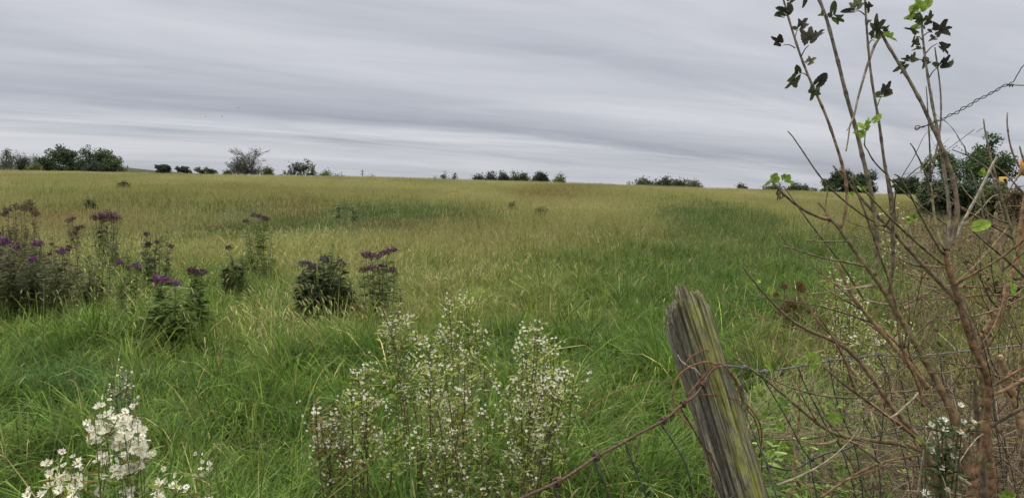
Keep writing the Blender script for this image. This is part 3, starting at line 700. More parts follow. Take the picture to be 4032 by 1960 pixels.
weed('milkweed', 'pale leafy milkweed, right of two in the far green band', 'wild plant', 1390, 784, 24, 24, 3, (.14, .17, .08), None, None, nleaf=22, leafL=.16, leafw=.06)
weed('field_weed', 'round green weed in far yellow grass above the purple dome', 'wild plant', 358, 768, 30, 40, 8, (.06, .085, .03), None, None, nleaf=40, leafL=.2, leafw=.05)
weed('field_weed', 'slim green weed in far yellow grass near the left edge', 'wild plant', 112, 764, 30, 30, 5, (.075, .09, .035), None, None, nleaf=34, leafL=.18, leafw=.05)
weed('field_weed', 'low dark weed on the skyline field left of the ridge trees', 'wild plant', 490, 712, 52, 60, 8, (.06, .08, .03), None, None, nleaf=40, leafL=.3, leafw=.1)
weed('field_weed', 'low dark weed in far yellow grass below the scraggly trees', 'wild plant', 2020, 776, 34, 34, 6, (.07, .085, .03), None, None, nleaf=34, leafL=.2, leafw=.06)
weed('field_weed', 'dark tuft in yellow grass left of the far green hollow', 'wild plant', 2128, 800, 30, 48, 8, (.06, .085, .03), None, None, nleaf=34, leafL=.2, leafw=.06)
weed('dry_dock', 'dried red brown dock plant beside the low sapling branch', 'wild plant', 3115, 1092, 9.0, 165, 22, (.15, .085, .048), [(.12, .055, .03), (.16, .08, .045)], None, leafL=.045, leafw=.014, headr=.05, nleaf=12, bushy=2, topvar=.6, base_w=.8)

# ------------------------------------------------------------------ white asters
def daisies(mb, C, Nn, size, npet=9, yel=.3):
    n = len(C); Nn = Nn / np.linalg.norm(Nn, axis=1, keepdims=True)
    a = np.cross(Nn, rng.normal(size=(n, 3))); a /= np.linalg.norm(a, axis=1, keepdims=True); b = np.cross(Nn, a)
    th = np.arange(npet) * 2 * math.pi / npet; th = th[None] + rng.normal(0, .12, (n, npet))
    s = size[:, None, None] * rng.uniform(.8, 1.15, (n, npet, 1)) * .5
    d = a[:, None] * np.cos(th)[..., None] + b[:, None] * np.sin(th)[..., None]
    t = -a[:, None] * np.sin(th)[..., None] + b[:, None] * np.cos(th)[..., None]
    cup = Nn[:, None] * rng.uniform(.1, .55, (n, 1, 1))
    c0 = C[:, None]; w = math.pi / npet * .62
    V = np.stack([c0 + d * s * .15, c0 + (d + cup * .7) * s * .65 + t * s * w, c0 + (d + cup) * s, c0 + (d + cup * .7) * s * .65 - t * s * w], 2).reshape(-1, 3)
    col = np.repeat(rng.uniform(.55, .82, (n, 1)) * np.array([[1, .98, .84]]), npet * 4, axis=0)
    mb.add(V, np.arange(n * npet)[:, None] * 4 + np.arange(4)[None], col=col)
    # yellow centres
    k = 5; ph = np.arange(k) * 2 * math.pi / k; r = size[:, None, None] * .11
    R = C[:, None] + (a[:, None] * np.cos(ph)[None, :, None] + b[:, None] * np.sin(ph)[None, :, None]) * r + Nn[:, None] * r * .5
    T = C + Nn * size[:, None] * .14
    V = np.concatenate([R, T[:, None]], 1).reshape(-1, 3); bb = np.arange(n)[:, None] * (k + 1)
    tr = np.stack([bb + np.arange(k), bb + (np.arange(k) + 1) % k, bb + k + 0 * np.arange(k)], -1).reshape(-1, 3)
    yc = np.where(rng.random(n)[:, None] < .75, np.array([[.55, .42, .06]]), np.array([[.35, .2, .06]]))
    mb.add(V, tris=tr, col=np.repeat(yc, k + 1, axis=0))

def aster(label, base_px, Y, tips, dens=26, fsize=.0115, group=None, spread=.075, leafcol=(.205, .24, .055), stemcol=(.10, .085, .045), brn=8, npet=9, yj=.15, base=None, leafn=8, brl=.15, ls=1.):
    reseed(label)
    X = at(base_px, 1500, Y)[0]; z0 = float(ground(X, Y)) - .02
    root = thing('white_aster', (X, Y, z0), label, 'wildflower', group); O = np.array([X, Y, z0])
    st = MB(); lf = MB(); FL = []; LP, LD, LL = [], [], []
    for (tx, ty, r) in tips:
        T = at(tx, ty, Y + rng.uniform(-yj, yj)) - O
        b = np.array([T[0] * .22 + rng.normal(0, .03), T[1] * .3 + rng.normal(0, .03), 0])
        m1 = b * .6 + T * .4 + rng.normal(0, .025, 3); m1[2] = T[2] * .48
        path = smooth_path([b, m1, T], 8)
        tube(st, path, np.linspace(.004, .0015, len(path)) * (.5 if ls < .7 else 1), 5, col=np.array(stemcol) * (np.array([1.0, 1.25, .9]) if ls < .7 else 1))
        FC, FN, FS = [], [], []; FL.append((FC, FN, FS)); subs = [(path[-3:], r)]
        for j in range(brn):
            t = 1 - rng.random() ** 1.3 * .5; k = min(int(t * (len(path) - 1)), len(path) - 2); p = path[k]
            az = j * 2.4 + rng.normal(0, .5); l = brl * rng.uniform(.5, 1.2) * (1.45 - t)
            d = np.array([math.cos(az) * .8, math.sin(az) * .8, .75]); e = p + d * l * .6; e2 = p + (d + np.array([0, 0, .35])) * l
            bp = smooth_path([p, e, e2], 3); tube(st, bp, np.linspace(.0018, .0009, len(bp)), 4, col=np.array(stemcol) * 1.2); subs.append((bp, r * .75))
        for bp, rr in subs:
            n = max(2, int(rng.poisson(dens * 1.2 * (rr / spread) / (len(subs) ** .5))))
            tt = rng.uniform(.5, 1, n); k = np.minimum((tt * (len(bp) - 1)).astype(int), len(bp) - 2)
            c = bp[k] + (bp[k + 1] - bp[k]) * (tt * (len(bp) - 1) - k)[:, None]
            c = c + rng.normal(0, rr * .17, (n, 3)) * np.array([1, 1, .6])
            FC.append(c); up = rng.normal(0, .45, (n, 3)) + np.array([0, -.7, .85]); FN.append(up); FS.append(fsize * rng.uniform(.6, 1.25, n))
            m = leafn; s = rng.random(m); k = np.minimum((s * (len(bp) - 1)).astype(int), len(bp) - 2)
            LP.append(bp[k] + rng.normal(0, rr * .3, (m, 3))); a = rng.uniform(0, 6.28, m); LD.append(np.stack([np.cos(a), np.sin(a), rng.uniform(.1, 1, m)], 1)); LL.append(rng.uniform(.016, .045, m))
        m = 46; s = rng.uniform(.05, .97, m); k = np.minimum((s * (len(path) - 1)).astype(int), len(path) - 2)
        LP.append(path[k] + rng.normal(0, .03, (m, 3))); a = rng.uniform(0, 6.28, m); LD.append(np.stack([np.cos(a), np.sin(a), rng.uniform(.0, .9, m)], 1)); LL.append(rng.uniform(.022, .05, m) * ls)
    st.build('stems', M_WEEDSTEM, root)
    LP = np.concatenate(LP); LD = np.concatenate(LD); LL = np.concatenate(LL)
    LP[:, 2] = np.maximum(LP[:, 2], .02)
    lc = np.asarray(leafcol) * rng.uniform(.65, 1.45, len(LP))[:, None]; yl = rng.random(len(LP)) < .07; lc[yl] = np.array([.2, .14, .03])
    lance_leaves(lf, LP, LD, LL, LL * .2, lc, .4); lf.build('leaves', M_WEED, root)
    for (FC, FN, FS) in FL:
        fl = MB(); daisies(fl, np.concatenate(FC), np.concatenate(FN), np.concatenate(FS), npet); fl.build('flower_cluster', M_PETAL, root)

GA = 'white asters at the fence'
S = .075
aster('tall white aster with the two highest flower spikes, centre back', 1800, 3.9, [(1763, 1155, S), (1832, 1170, S), (1770, 1200, S), (1880, 1255, S * .8), (1743, 1306, S), (1900, 1290, .05)], group=GA, dens=17)
aster('white aster with bright flat clusters at the upper left of the clump', 1640, 3.4, [(1571, 1231, S), (1530, 1240, .06), (1506, 1208, .02), (1647, 1315, S), (1571, 1416, S), (1545, 1265, S)], group=GA, dens=15)
aster('bushy white aster filling the middle of the clump', 1740, 3.2, [(1805, 1332, S), (1701, 1336, S), (1832, 1388, S), (1681, 1390, S), (1674, 1440, S), (1750, 1420, .06), (1818, 1530, S), (1846, 1540, .06), (1695, 1512, S), (1740, 1560, S)], group=GA, dens=15)
aster('white aster with drooping sprays at the left of the clump', 1420, 3.2, [(1440, 1437, S), (1410, 1455, .06), (1385, 1515, S), (1420, 1545, S), (1475, 1578, S), (1465, 1440, .06), (1495, 1690, S), (1544, 1694, S)], group=GA, dens=13)
aster('low white aster at the left end of the clump with yellowing leaves', 1330, 3.0, [(1241, 1583, S * .8), (1324, 1555, S * .8), (1310, 1660, S), (1262, 1665, S), (1365, 1715, S * .8), (1290, 1640, S), (1399, 1830, .05), (1235, 1720, .05)], group=GA, dens=13, leafcol=(.125, .115, .035))
aster('tall white aster at the right with a pointed flowering top', 2090, 3.3, [(2127, 1266, S), (2066, 1288, S), (2107, 1316, S), (2182, 1325, S), (2059, 1350, S), (2148, 1350, S), (2155, 1386, S), (2100, 1430, .06)], group=GA, dens=16)
aster('spreading white aster leaning right at the edge of the clump', 2080, 3.1, [(2217, 1452, S), (2244, 1473, .06), (2258, 1507, .05), (2127, 1515, S), (2189, 1522, S), (2093, 1543, S), (1990, 1522, S), (2210, 1480, S), (2150, 1470, S), (2040, 1480, S)], group=GA, dens=14)
aster('low leafy white aster with sparse blooms at the front of the clump', 1900, 2.9, [(1921, 1610, S * .8), (1894, 1672, S * .8), (2114, 1700, S * .8), (2024, 1816, S * .7), (1780, 1690, S * .8), (1700, 1740, .05), (2060, 1640, .06), (1840, 1800, .05), (1620, 1760, .05), (2180, 1660, .05)], group=GA, dens=9, leafcol=(.13, .17, .045))
# nearer, lower left
aster('nearest big flowered white aster with a dense round head, lower left', 465, 1.55, [(395, 1575, .035), (445, 1580, .04), (525, 1592, .035), (370, 1625, .035), (420, 1640, .035), (480, 1610, .04), (540, 1655, .04), (565, 1690, .03), (500, 1690, .04), (430, 1700, .03), (555, 1740, .03), (470, 1750, .04), (405, 1760, .025), (520, 1640, .04)], group=GA, dens=34, fsize=.0175, npet=13, brn=3, yj=.05, leafn=4, brl=.05, ls=.5, leafcol=(.14, .18, .045))
aster('near white aster with loose scattered flowers left of the dense head', 250, 1.5, [(190, 1790, .03), (230, 1770, .03), (235, 1815, .03), (290, 1782, .03), (320, 1808, .03), (190, 1845, .02), (280, 1825, .03)], group=GA, dens=13, fsize=.0165, npet=12, brn=3, yj=.05, leafn=5, brl=.06, ls=.5)
aster('lowest white aster cut by the bottom edge at the left', 210, 1.4, [(120, 1915, .03), (160, 1925, .03), (215, 1905, .03), (260, 1930, .035), (300, 1880, .02), (190, 1950, .035), (290, 1935, .03), (240, 1880, .03), (110, 1945, .03)], group=GA, dens=16, fsize=.0165, npet=12, brn=3, yj=.05, leafn=5, brl=.06, ls=.5)
aster('small white aster tuft right of the dense round head', 630, 1.7, [(625, 1850, .025), (640, 1835, .02), (690, 1855, .008), (650, 1860, .02)], group=GA, dens=5, fsize=.018, npet=13, brn=2, yj=.05, leafn=4, brl=.05, ls=.5)
aster('fading cream aster head on a brownish stalk, left foreground', 800, 1.9, [(770, 1785, .02), (800, 1780, .025), (820, 1800, .025), (785, 1815, .025)], group=GA, dens=8, fsize=.015, npet=10, brn=3, yj=.05, leafn=5, brl=.06, ls=.5, leafcol=(.12, .115, .04))
aster('small white aster at the bottom edge below the dense head', 520, 1.5, [(490, 1910, .02), (515, 1918, .02), (520, 1945, .025)], group=GA, dens=5, fsize=.018, npet=13, brn=2, yj=.04, leafn=4, brl=.05, ls=.5)
aster('cut off white aster at the bottom edge right of the small one', 610, 1.45, [(615, 1932, .02), (590, 1955, .025), (635, 1950, .015)], group=GA, dens=6, fsize=.02, npet=14, brn=2, yj=.04, leafn=4, brl=.05, ls=.5)
aster('pale thin aster standing in grass behind the dense round head', 482, 3.0, [(490, 1445, .03), (505, 1460, .03), (470, 1470, .03), (505, 1530, .02), (448, 1510, .02)], group=GA, dens=6, fsize=.011, brn=4, leafcol=(.08, .13, .06))
# behind the sapling and in front of it
aster('small flowered white aster cloud behind the left sapling stems', 3330, 4.2, [(3270, 1010, .06), (3285, 1050, .08), (3350, 1080, .09), (3370, 1120, .09), (3330, 1190, .09), (3400, 1160, .08), (3300, 1240, .08), (3420, 1230, .09), (3260, 1150, .05), (3375, 1270, .08)], group=GA, dens=9, fsize=.012)
aster('lower white aster cloud behind the sapling, above the fence wire', 3430, 3.6, [(3440, 1290, .08), (3500, 1330, .08), (3520, 1250, .07), (3380, 1320, .07), (3560, 1300, .06), (3480, 1390, .06)], group=GA, dens=7, fsize=.012)
aster('pale sparse aster on the rise beyond the sapling', 3500, 9.0, [(3500, 795, .15), (3540, 800, .15), (3470, 815, .15), (3560, 830, .12)], group=GA, dens=4, fsize=.022)
aster('dark leaved aster with large open daisies beside the sapling trunk', 3720, 1.62, [(3640, 1628, .012), (3705, 1585, .015), (3785, 1592, .015), (3795, 1628, .018), (3725, 1650, .02), (3680, 1675, .015), (3765, 1680, .015), (3695, 1697, .008), (3680, 1610, .015)], group=GA, dens=1.8, fsize=.0165, npet=14, brn=3, yj=.04, leafn=9, brl=.06, ls=.8, leafcol=(.045, .075, .026))
aster('low dark leaved aster with daisies at the foot of the sapling', 3720, 1.58, [(3650, 1915, .015), (3735, 1905, .018), (3745, 1950, .02), (3790, 1920, .012), (3640, 1945, .015)], group=GA, dens=1.6, fsize=.0165, npet=14, brn=4, yj=.04, leafn=14, brl=.08, leafcol=(.04, .07, .026))

# ------------------------------------------------------------------ fence post
def wood_mat():
    m, nt, b, out = mat_new('weathered_wood'); N = nt.nodes; L = nt.links
    tc = N.new('ShaderNodeTexCoord')
    def noise(sc, detail=4, rough=.55, dist=0.):
        mp = N.new('ShaderNodeMapping'); mp.inputs['Scale'].default_value = sc; L.new(tc.outputs['Object'], mp.inputs[0])
        no = N.new('ShaderNodeTexNoise'); no.inputs['Scale'].default_value = 1; no.inputs['Detail'].default_value = detail; no.inputs['Roughness'].default_value = rough; no.inputs['Distortion'].default_value = dist
        L.new(mp.outputs[0], no.inputs['Vector']); return no.outputs['Fac']
    def ramp(f, stops):
        r = N.new('ShaderNodeValToRGB'); e = r.color_ramp.elements
        for i, (p, c) in enumerate(stops):
            k = e[i] if i < 2 else e.new(p)
            k.position = p; k.color = (*c, 1)
        L.new(f, r.inputs[0]); return r.outputs[0]
    def mix(f, a, c):
        k = N.new('ShaderNodeMix'); k.data_type = 'RGBA'; L.new(f, k.inputs[0]); L.new(a, k.inputs[6])
        if isinstance(c, tuple): k.inputs[7].default_value = (*c, 1)
        else: L.new(c, k.inputs[7])
        return k.outputs[2]
    grain = noise((150, 150, 9), 6, .7, 1.2); broad = noise((30, 30, 3), 3)
    base = ramp(grain, [(.36, (.06, .052, .043)), (.64, (.42, .395, .35)), (.50, (.20, .182, .155))])
    speck = ramp(noise((420, 420, 90), 3, .6), [(.35, (.62, .62, .62)), (.65, (1.25, 1.25, 1.25))])
    tn = ramp(broad, [(.35, (.6, .6, .6)), (.65, (1.1, 1.08, 1.02))])
    tm = N.new('ShaderNodeVectorMath'); tm.operation = 'MULTIPLY'; L.new(speck, tm.inputs[0]); L.new(tn, tm.inputs[1]); tone = tm.outputs[0]
    mu = N.new('ShaderNodeVectorMath'); mu.operation = 'MULTIPLY'; L.new(base, mu.inputs[0]); L.new(tone, mu.inputs[1])
    # lichen: a yellow green growth down the right hand face
    sx = N.new('ShaderNodeSeparateXYZ'); L.new(tc.outputs['Object'], sx.inputs[0])
    band = N.new('ShaderNodeMapRange'); band.interpolation_type = 'SMOOTHSTEP'
    for i, v in enumerate((-.03, .03, 0, 1)): band.inputs[i + 1].default_value = v
    wob = N.new('ShaderNodeMath'); wob.operation = 'MULTIPLY_ADD'; wob.inputs[1].default_value = .07; L.new(noise((26, 26, 9), 4, .6), wob.inputs[0]); off_ = N.new('ShaderNodeMath'); off_.operation = 'ADD'; off_.inputs[1].default_value = -.026; L.new(sx.outputs['X'], off_.inputs[0]); L.new(off_.outputs[0], wob.inputs[2])
    L.new(wob.outputs[0], band.inputs[0])
    far = N.new('ShaderNodeMapRange'); far.interpolation_type = 'SMOOTHSTEP'
    for i, v in enumerate((.030, .052, 1, .25)): far.inputs[i + 1].default_value = v
    L.new(sx.outputs['X'], far.inputs[0])
    low = N.new('ShaderNodeMapRange')
    for i, v in enumerate((.75, 1.32, 1.15, .62)): low.inputs[i + 1].default_value = v
    L.new(sx.outputs['Z'], low.inputs[0])
    ln = N.new('ShaderNodeMapRange'); 
    for i, v in enumerate((.38, .54, 0, 1)): ln.inputs[i + 1].default_value = v
    L.new(noise((38, 38, 14), 6, .72, .8), ln.inputs[0])
    a1 = N.new('ShaderNodeMath'); a1.operation = 'MULTIPLY'; L.new(band.outputs[0], a1.inputs[0]); L.new(far.outputs[0], a1.inputs[1])
    a2 = N.new('ShaderNodeMath'); a2.operation = 'MULTIPLY'; L.new(a1.outputs[0], a2.inputs[0]); L.new(ln.outputs[0], a2.inputs[1])
    a3 = N.new('ShaderNodeMath'); a3.operation = 'MULTIPLY'; a3.use_clamp = True; L.new(a2.outputs[0], a3.inputs[0]); L.new(low.outputs[0], a3.inputs[1])
    lich = ramp(noise((70, 70, 30), 4), [(.35, (.20, .22, .025)), (.65, (.42, .44, .07))])
    a4 = N.new('ShaderNodeMath'); a4.operation = 'MULTIPLY'; a4.inputs[1].default_value = .9; L.new(a3.outputs[0], a4.inputs[0])
    c = mix(a4.outputs[0], mu.outputs[0], lich)
    # splits coloured darker by the mesh's vertex colour
    at_ = N.new('ShaderNodeAttribute'); at_.attribute_name = 'Col'
    m2 = N.new('ShaderNodeVectorMath'); m2.operation = 'MULTIPLY'; L.new(c, m2.inputs[0]); L.new(at_.outputs['Color'], m2.inputs[1])
    L.new(m2.outputs[0], b.inputs['Base Color']); b.inputs['Roughness'].default_value = .9; b.inputs['Specular IOR Level'].default_value = .15
    bu = N.new('ShaderNodeBump'); bu.inputs['Strength'].default_value = .9; bu.inputs['Distance'].default_value = .006
    L.new(grain, bu.inputs['Height']); L.new(bu.outputs[0], b.inputs['Normal'])
    return m
M_WOOD = wood_mat()

YP = 1.70
def build_post():
    T = at(2690, 1200, YP); Bq = at(2926, 1960, YP); ax = nrm(T - Bq)
    k = (T[2] - float(ground(T[0], YP)) + .25) / ax[2]; B0 = T - ax * k; Lp = np.linalg.norm(T - B0)
    xr = nrm(np.array([1., 0, 0]) - ax * ax[0]); yr = np.cross(ax, xr)
    root = thing('fence_post', B0, 'weathered grey wooden fence post leaning left, with yellow green lichen', 'fence post')
    root.matrix_world = Matrix(((xr[0], yr[0], ax[0], B0[0]), (xr[1], yr[1], ax[1], B0[1]), (xr[2], yr[2], ax[2], B0[2]), (0, 0, 0, 1)))
    na, nl = 220, 150; R0 = .0535
    th = np.arange(na) * 2 * math.pi / na
    # ragged top: height of the break across the face (local x in radii), metres along the post
    tx = np.array([-1.05, -.9, -.78, -.72, -.5, -.42, -.25, -.16, -.12, -.06, .06, .2, .27, .4, .6, .66, .8, 1.05]); tpx = np.array([1268, 1246, 1230, 1196, 1184, 1168, 1164, 1178, 1174, 1118, 1104, 1126, 1150, 1162, 1156, 1170, 1174, 1190])
    x = np.cos(th); off = (1200 - np.interp(x, tx, tpx)) / F * YP
    off = off - np.where(np.sin(th) > 0, .022 * np.sin(th), 0) + rng.normal(0, .003, na) + .012 * (vnoise(th * 9, th * 0 + 3) - .5)
    zt = Lp + off
    s = np.linspace(0, 1, nl) ** .8
    Zl = s[None] * zt[:, None]
    G = np.zeros((na, nl)); 
    cr = []
    for i in range(44):
        c = rng.uniform(0, 2 * math.pi); cr.append((c, rng.uniform(.008, .028), rng.uniform(.25, .9), rng.uniform(0, 100), rng.uniform(1., 4.)))
    for c, w in ((math.pi * 1.5 + .02, .035), (math.pi * 1.5 - .42, .05), (math.pi * 1.5 - .75, .03), (math.pi * 1.5 + .55, .025), (math.pi + .35, .05)): cr.append((c, w, 1.2, rng.uniform(0, 100), .5))
    for (c, w, dpt, ph, fr) in cr:
        drift = .10 * (vnoise(Zl * fr * 3 + ph, np.full_like(Zl, ph)) - .5)
        a = (th[:, None] - c - drift + math.pi) % (2 * math.pi) - math.pi
        on = np.clip((vnoise(Zl * fr * 2.2 + ph * 3, np.full_like(Zl, ph + 9)) - .35) * 4, 0, 1)
        G = np.maximum(G, np.exp(-(a / w) ** 2) * dpt * on)
    fine = vnoise(th[:, None] * 30 + 6 * vnoise(Zl * 5, Zl * 0), Zl * 16) - .5
    lump = vnoise(np.repeat(th[:, None] * 2.2, nl, 1) + 3, Zl * 2.5) - .5
    R = R0 * (1 + .07 * lump + .05 * fine - .16 * G) * (1 + .05 * (1 - s))[None]
    R = R * (1 - .10 * np.clip((s - .975) / .025, 0, 1) ** 2)[None]
    V = np.stack([R * np.cos(th)[:, None], R * np.sin(th)[:, None], Zl], -1)
    V = V.transpose(1, 0, 2).reshape(-1, 3)
    colr = (1 - .62 * np.clip(G, 0, 1) ** 1.5).T.reshape(-1, 1) * np.ones((1, 3))
    j = np.arange(na); q = np.concatenate([np.stack([i * na + j, i * na + (j + 1) % na, (i + 1) * na + (j + 1) % na, (i + 1) * na + j], 1) for i in range(nl - 1)])
    mb = MB(); mb.add(V, q, col=colr)
    # broken end: rings sinking to a rotten ragged core
    prev = V[-na:]; rings = [prev]; nr = 12
    for r in range(1, nr + 1):
        f = 1 - r / nr; xx = prev[:, 0] * f; yy = prev[:, 1] * f
        top = (1200 - np.interp(xx / R0, tx, tpx)) / F * YP
        zz = Lp + top - np.where(yy > 0, .022 * yy / R0, 0) - .012 * (1 - f) + (vnoise(xx * 200 + 9, yy * 200 + 4) - .5) * .030 - .014 * (1 - f)
        k = min(1, r / 2.); zz = prev[:, 2] * (1 - k) + zz * k
        rings.append(np.stack([xx, yy, zz], 1))
    VV = np.concatenate(rings); q = np.concatenate([np.stack([i * na + j, i * na + (j + 1) % na, (i + 1) * na + (j + 1) % na, (i + 1) * na + j], 1) for i in range(nr)])
    cc = np.clip(.55 + .8 * vnoise(VV[:, 0] * 300, VV[:, 1] * 300), .4, 1.1)[:, None] * np.ones((1, 3)); cc[:na] = 1
    mb.add(VV, q, col=cc)
    mb.build('timber', M_WOOD, root)
    return root
build_post()

# ------------------------------------------------------------------ woven wire fence
def px_path(pts, Y0, Y1, n=4):
    pts = np.asarray(pts, float); d = np.concatenate([[0], np.cumsum(np.linalg.norm(np.diff(pts, axis=0), axis=1))]); d /= d[-1]
    return smooth_path([at(p[0], p[1], Y0 + (Y1 - Y0) * t) for p, t in zip(pts, d)], n)

fence = thing('wire_fence', at(2825, 1960, 1.65) * np.array([1, 1, 0]), 'woven wire field fence, rusty left of the post and grey to its right', 'fence')
FO = np.array(fence.location)
def wire(name, pts, Y0, Y1, r, mat, knots=(), parent=fence, kr=2.1, n=4, O=FO):
    P = px_path(pts, Y0, Y1, n) - O; b = MB()
    wob = 1 + .10 * np.sin(np.arange(len(P)) * 1.7) 
    tube(b, P, r * wob, 8); w = b.build(name, mat, parent)
    for (kx, ky) in knots:
        # find the depth of this wire at the knot
        pts_ = np.asarray(pts, float); i = int(np.argmin(np.hypot(pts_[:, 0] - kx, pts_[:, 1] - ky)))
        d = np.concatenate([[0], np.cumsum(np.linalg.norm(np.diff(pts_, axis=0), axis=1))]); Yk = Y0 + (Y1 - Y0) * d[i] / d[-1]
        c = at(kx, ky, Yk) - O; j = int(np.argmin(np.linalg.norm(P - c, axis=1))); j = min(max(j, 1), len(P) - 2)
        t = nrm(P[j + 1] - P[j - 1]); u = nrm(np.cross(t, [0, 1, .2])); v = np.cross(t, u)
        a = np.linspace(0, 2 * math.pi * 2.2, 26)
        H = P[j] + np.cos(a)[:, None] * u * r * kr + np.sin(a)[:, None] * v * r * kr + t * ((a / a[-1] - .5) * r * 4.2)[:, None]
        kb = MB(); tube(kb, H, r * .8, 6); kb.build('knot', mat, w)
    return w
LEFT = [(1960, 2012), (2058, 1959), (2194, 1897), (2268, 1853), (2348, 1798), (2451, 1743), (2506, 1711), (2613, 1654), (2690, 1589), (2736, 1557), (2767, 1515), (2798, 1463), (2828, 1443)]
wire('line_wire', LEFT, 0.99, 1.622, .0026, M_RUST, [(2194, 1897), (2348, 1798), (2613, 1654), (2690, 1589), (2767, 1515)])
RIGHT = [(2828, 1443), (2855, 1440), (2897, 1442), (2928, 1446), (2959, 1458), (3009, 1463), (3039, 1456), (3108, 1449), (3152, 1440), (3183, 1435), (3266, 1419), (3303, 1415), (3370, 1408), (3460, 1394), (3516, 1401), (3640, 1398), (3800, 1382), (4080, 1352)]
wire('line_wire', RIGHT, 1.63, 2.35, .0021, M_WIRE, [(2928, 1446), (3009, 1463), (3152, 1440), (3266, 1419), (3460, 1394)])
LOW = [(2820, 1995), (2882, 1955), (2920, 1921), (2943, 1883), (2970, 1858), (3026, 1836), (3104, 1850), (3150, 1838), (3197, 1808), (3260, 1782), (3317, 1772), (3373, 1747), (3437, 1720), (3500, 1706), (3600, 1690), (3800, 1665), (4080, 1640)]
wire('line_wire', LOW, 1.60, 2.3, .0021, M_DARKWIRE, [(2920, 1921), (2970, 1858), (3026, 1836), (3197, 1808), (3373, 1747), (3437, 1720)])
def stay(pts, Y0, Y1=None, r=.0016, mat=M_DARKWIRE): wire('stay_wire', pts, Y0, Y0 if Y1 is None else Y1, r, mat)
stay([(2613, 1654), (2604, 1668), (2637, 1718), (2687, 1798), (2710, 1856), (2722, 1920), (2728, 2000), (2740, 2200)], 1.42)
stay([(2690, 1589), (2683, 1610), (2710, 1656), (2752, 1725), (2785, 1775), (2830, 1860), (2860, 1990)], 1.52, 1.62)
stay([(2348, 1798), (2341, 1816), (2374, 1890), (2400, 1959), (2440, 2100)], 1.22)
stay([(2460, 1738), (2466, 1750), (2495, 1831), (2547, 1959), (2600, 2100)], 1.31)
stay([(2194, 1897), (2179, 1908), (2194, 1959), (2220, 2080)], 1.11)
stay([(2928, 1446), (2918, 1456), (2924, 1529), (2930, 1568), (2938, 1630), (2966, 1702), (2993, 1764), (3020, 1821), (3026, 1836), (3040, 1900), (3060, 1960), (3110, 2120)], 1.655, r=.0019, mat=M_WIRE)
stay([(3009, 1463), (2997, 1468), (3020, 1514), (3053, 1570), (3100, 1650), (3159, 1764), (3187, 1806), (3200, 1880), (3225, 1990)], 1.69)
stay([(3152, 1440), (3146, 1454), (3178, 1533), (3220, 1612), (3252, 1676), (3310, 1762), (3350, 1880), (3380, 2000)], 1.76)
stay([(3266, 1419), (3266, 1430), (3285, 1542), (3317, 1639), (3360, 1740), (3382, 1834), (3396, 1936), (3410, 2080)], 1.83)
stay([(3460, 1394), (3460, 1405), (3493, 1473), (3510, 1560), (3525, 1690), (3557, 1788), (3580, 1900), (3600, 2050)], 1.94)
stay([(3525, 1402), (3553, 1519), (3571, 1602), (3590, 1690), (3620, 1830), (3640, 1990)], 1.98)
stay([(3437, 1720), (3437, 1751), (3456, 1820), (3465, 1890), (3470, 2010)], 1.92)
stay([(3700, 1393), (3712, 1500), (3740, 1640), (3770, 1800), (3800, 2000)], 2.08)
stay([(3880, 1374), (3895, 1480), (3915, 1640), (3940, 1800), (3960, 2000)], 2.2)

def loose(name, label, cat, strands, mat):
    o = at(strands[0][0][0][0], strands[0][0][0][1], strands[0][1]); root = thing(name, o, label, cat)
    for (pts, y0, y1, r) in strands:
        P = px_path(pts, y0, y1, 5) - o; b = MB(); tube(b, P, r, 6); b.build('strand', mat, root)
M_ORANGE = mat_bark('dry_tendril', (.09, .042, .022), (.21, .11, .06), scale=120, bump=.3)
loose('dry_vine', 'red brown dried tendrils looped round the fence post', 'vine', [
 ([(2286, 1640), (2341, 1588), (2451, 1533), (2543, 1507), (2600, 1504), (2653, 1506)], 1.66, 1.6, .0011),
 ([(2752, 1729), (2740, 1698), (2713, 1672), (2686, 1645), (2662, 1607), (2650, 1559), (2663, 1494), (2702, 1452), (2752, 1429), (2790, 1425), (2828, 1440)], 1.60, 1.625, .0021),
 ([(2704, 1440), (2708, 1417), (2744, 1390), (2778, 1377), (2792, 1384)], 1.63, 1.64, .0016),
 ([(2752, 1729), (2765, 1755), (2798, 1783), (2801, 1810), (2798, 1844), (2812, 1880)], 1.60, 1.62, .0022),
 ([(2709, 1562), (2752, 1555), (2790, 1553), (2847, 1560), (2920, 1580), (2950, 1600)], 1.63, 1.67, .0012),
 ([(2705, 1560), (2752, 1502), (2782, 1467), (2812, 1434), (2838, 1431), (2862, 1452), (2900, 1500), (2925, 1570), (2985, 1650), (3000, 1720), (2990, 1800)], 1.61, 1.70, .0019),
 ([(2870, 1460), (2905, 1520), (2930, 1590), (2965, 1640), (2985, 1690), (2998, 1790), (3000, 1860)], 1.68, 1.72, .0015)], M_ORANGE)
M_PALE = mat_bark('pale_twig', (.30, .26, .22), (.55, .5, .45), scale=120, bump=.3)
loose('pale_twig', 'short pale curled twig stuck on the face of the fence post', 'twig', [([(2669, 1396), (2683, 1421), (2713, 1442), (2740, 1454), (2760, 1480)], 1.63, 1.638, .0012)], M_PALE)

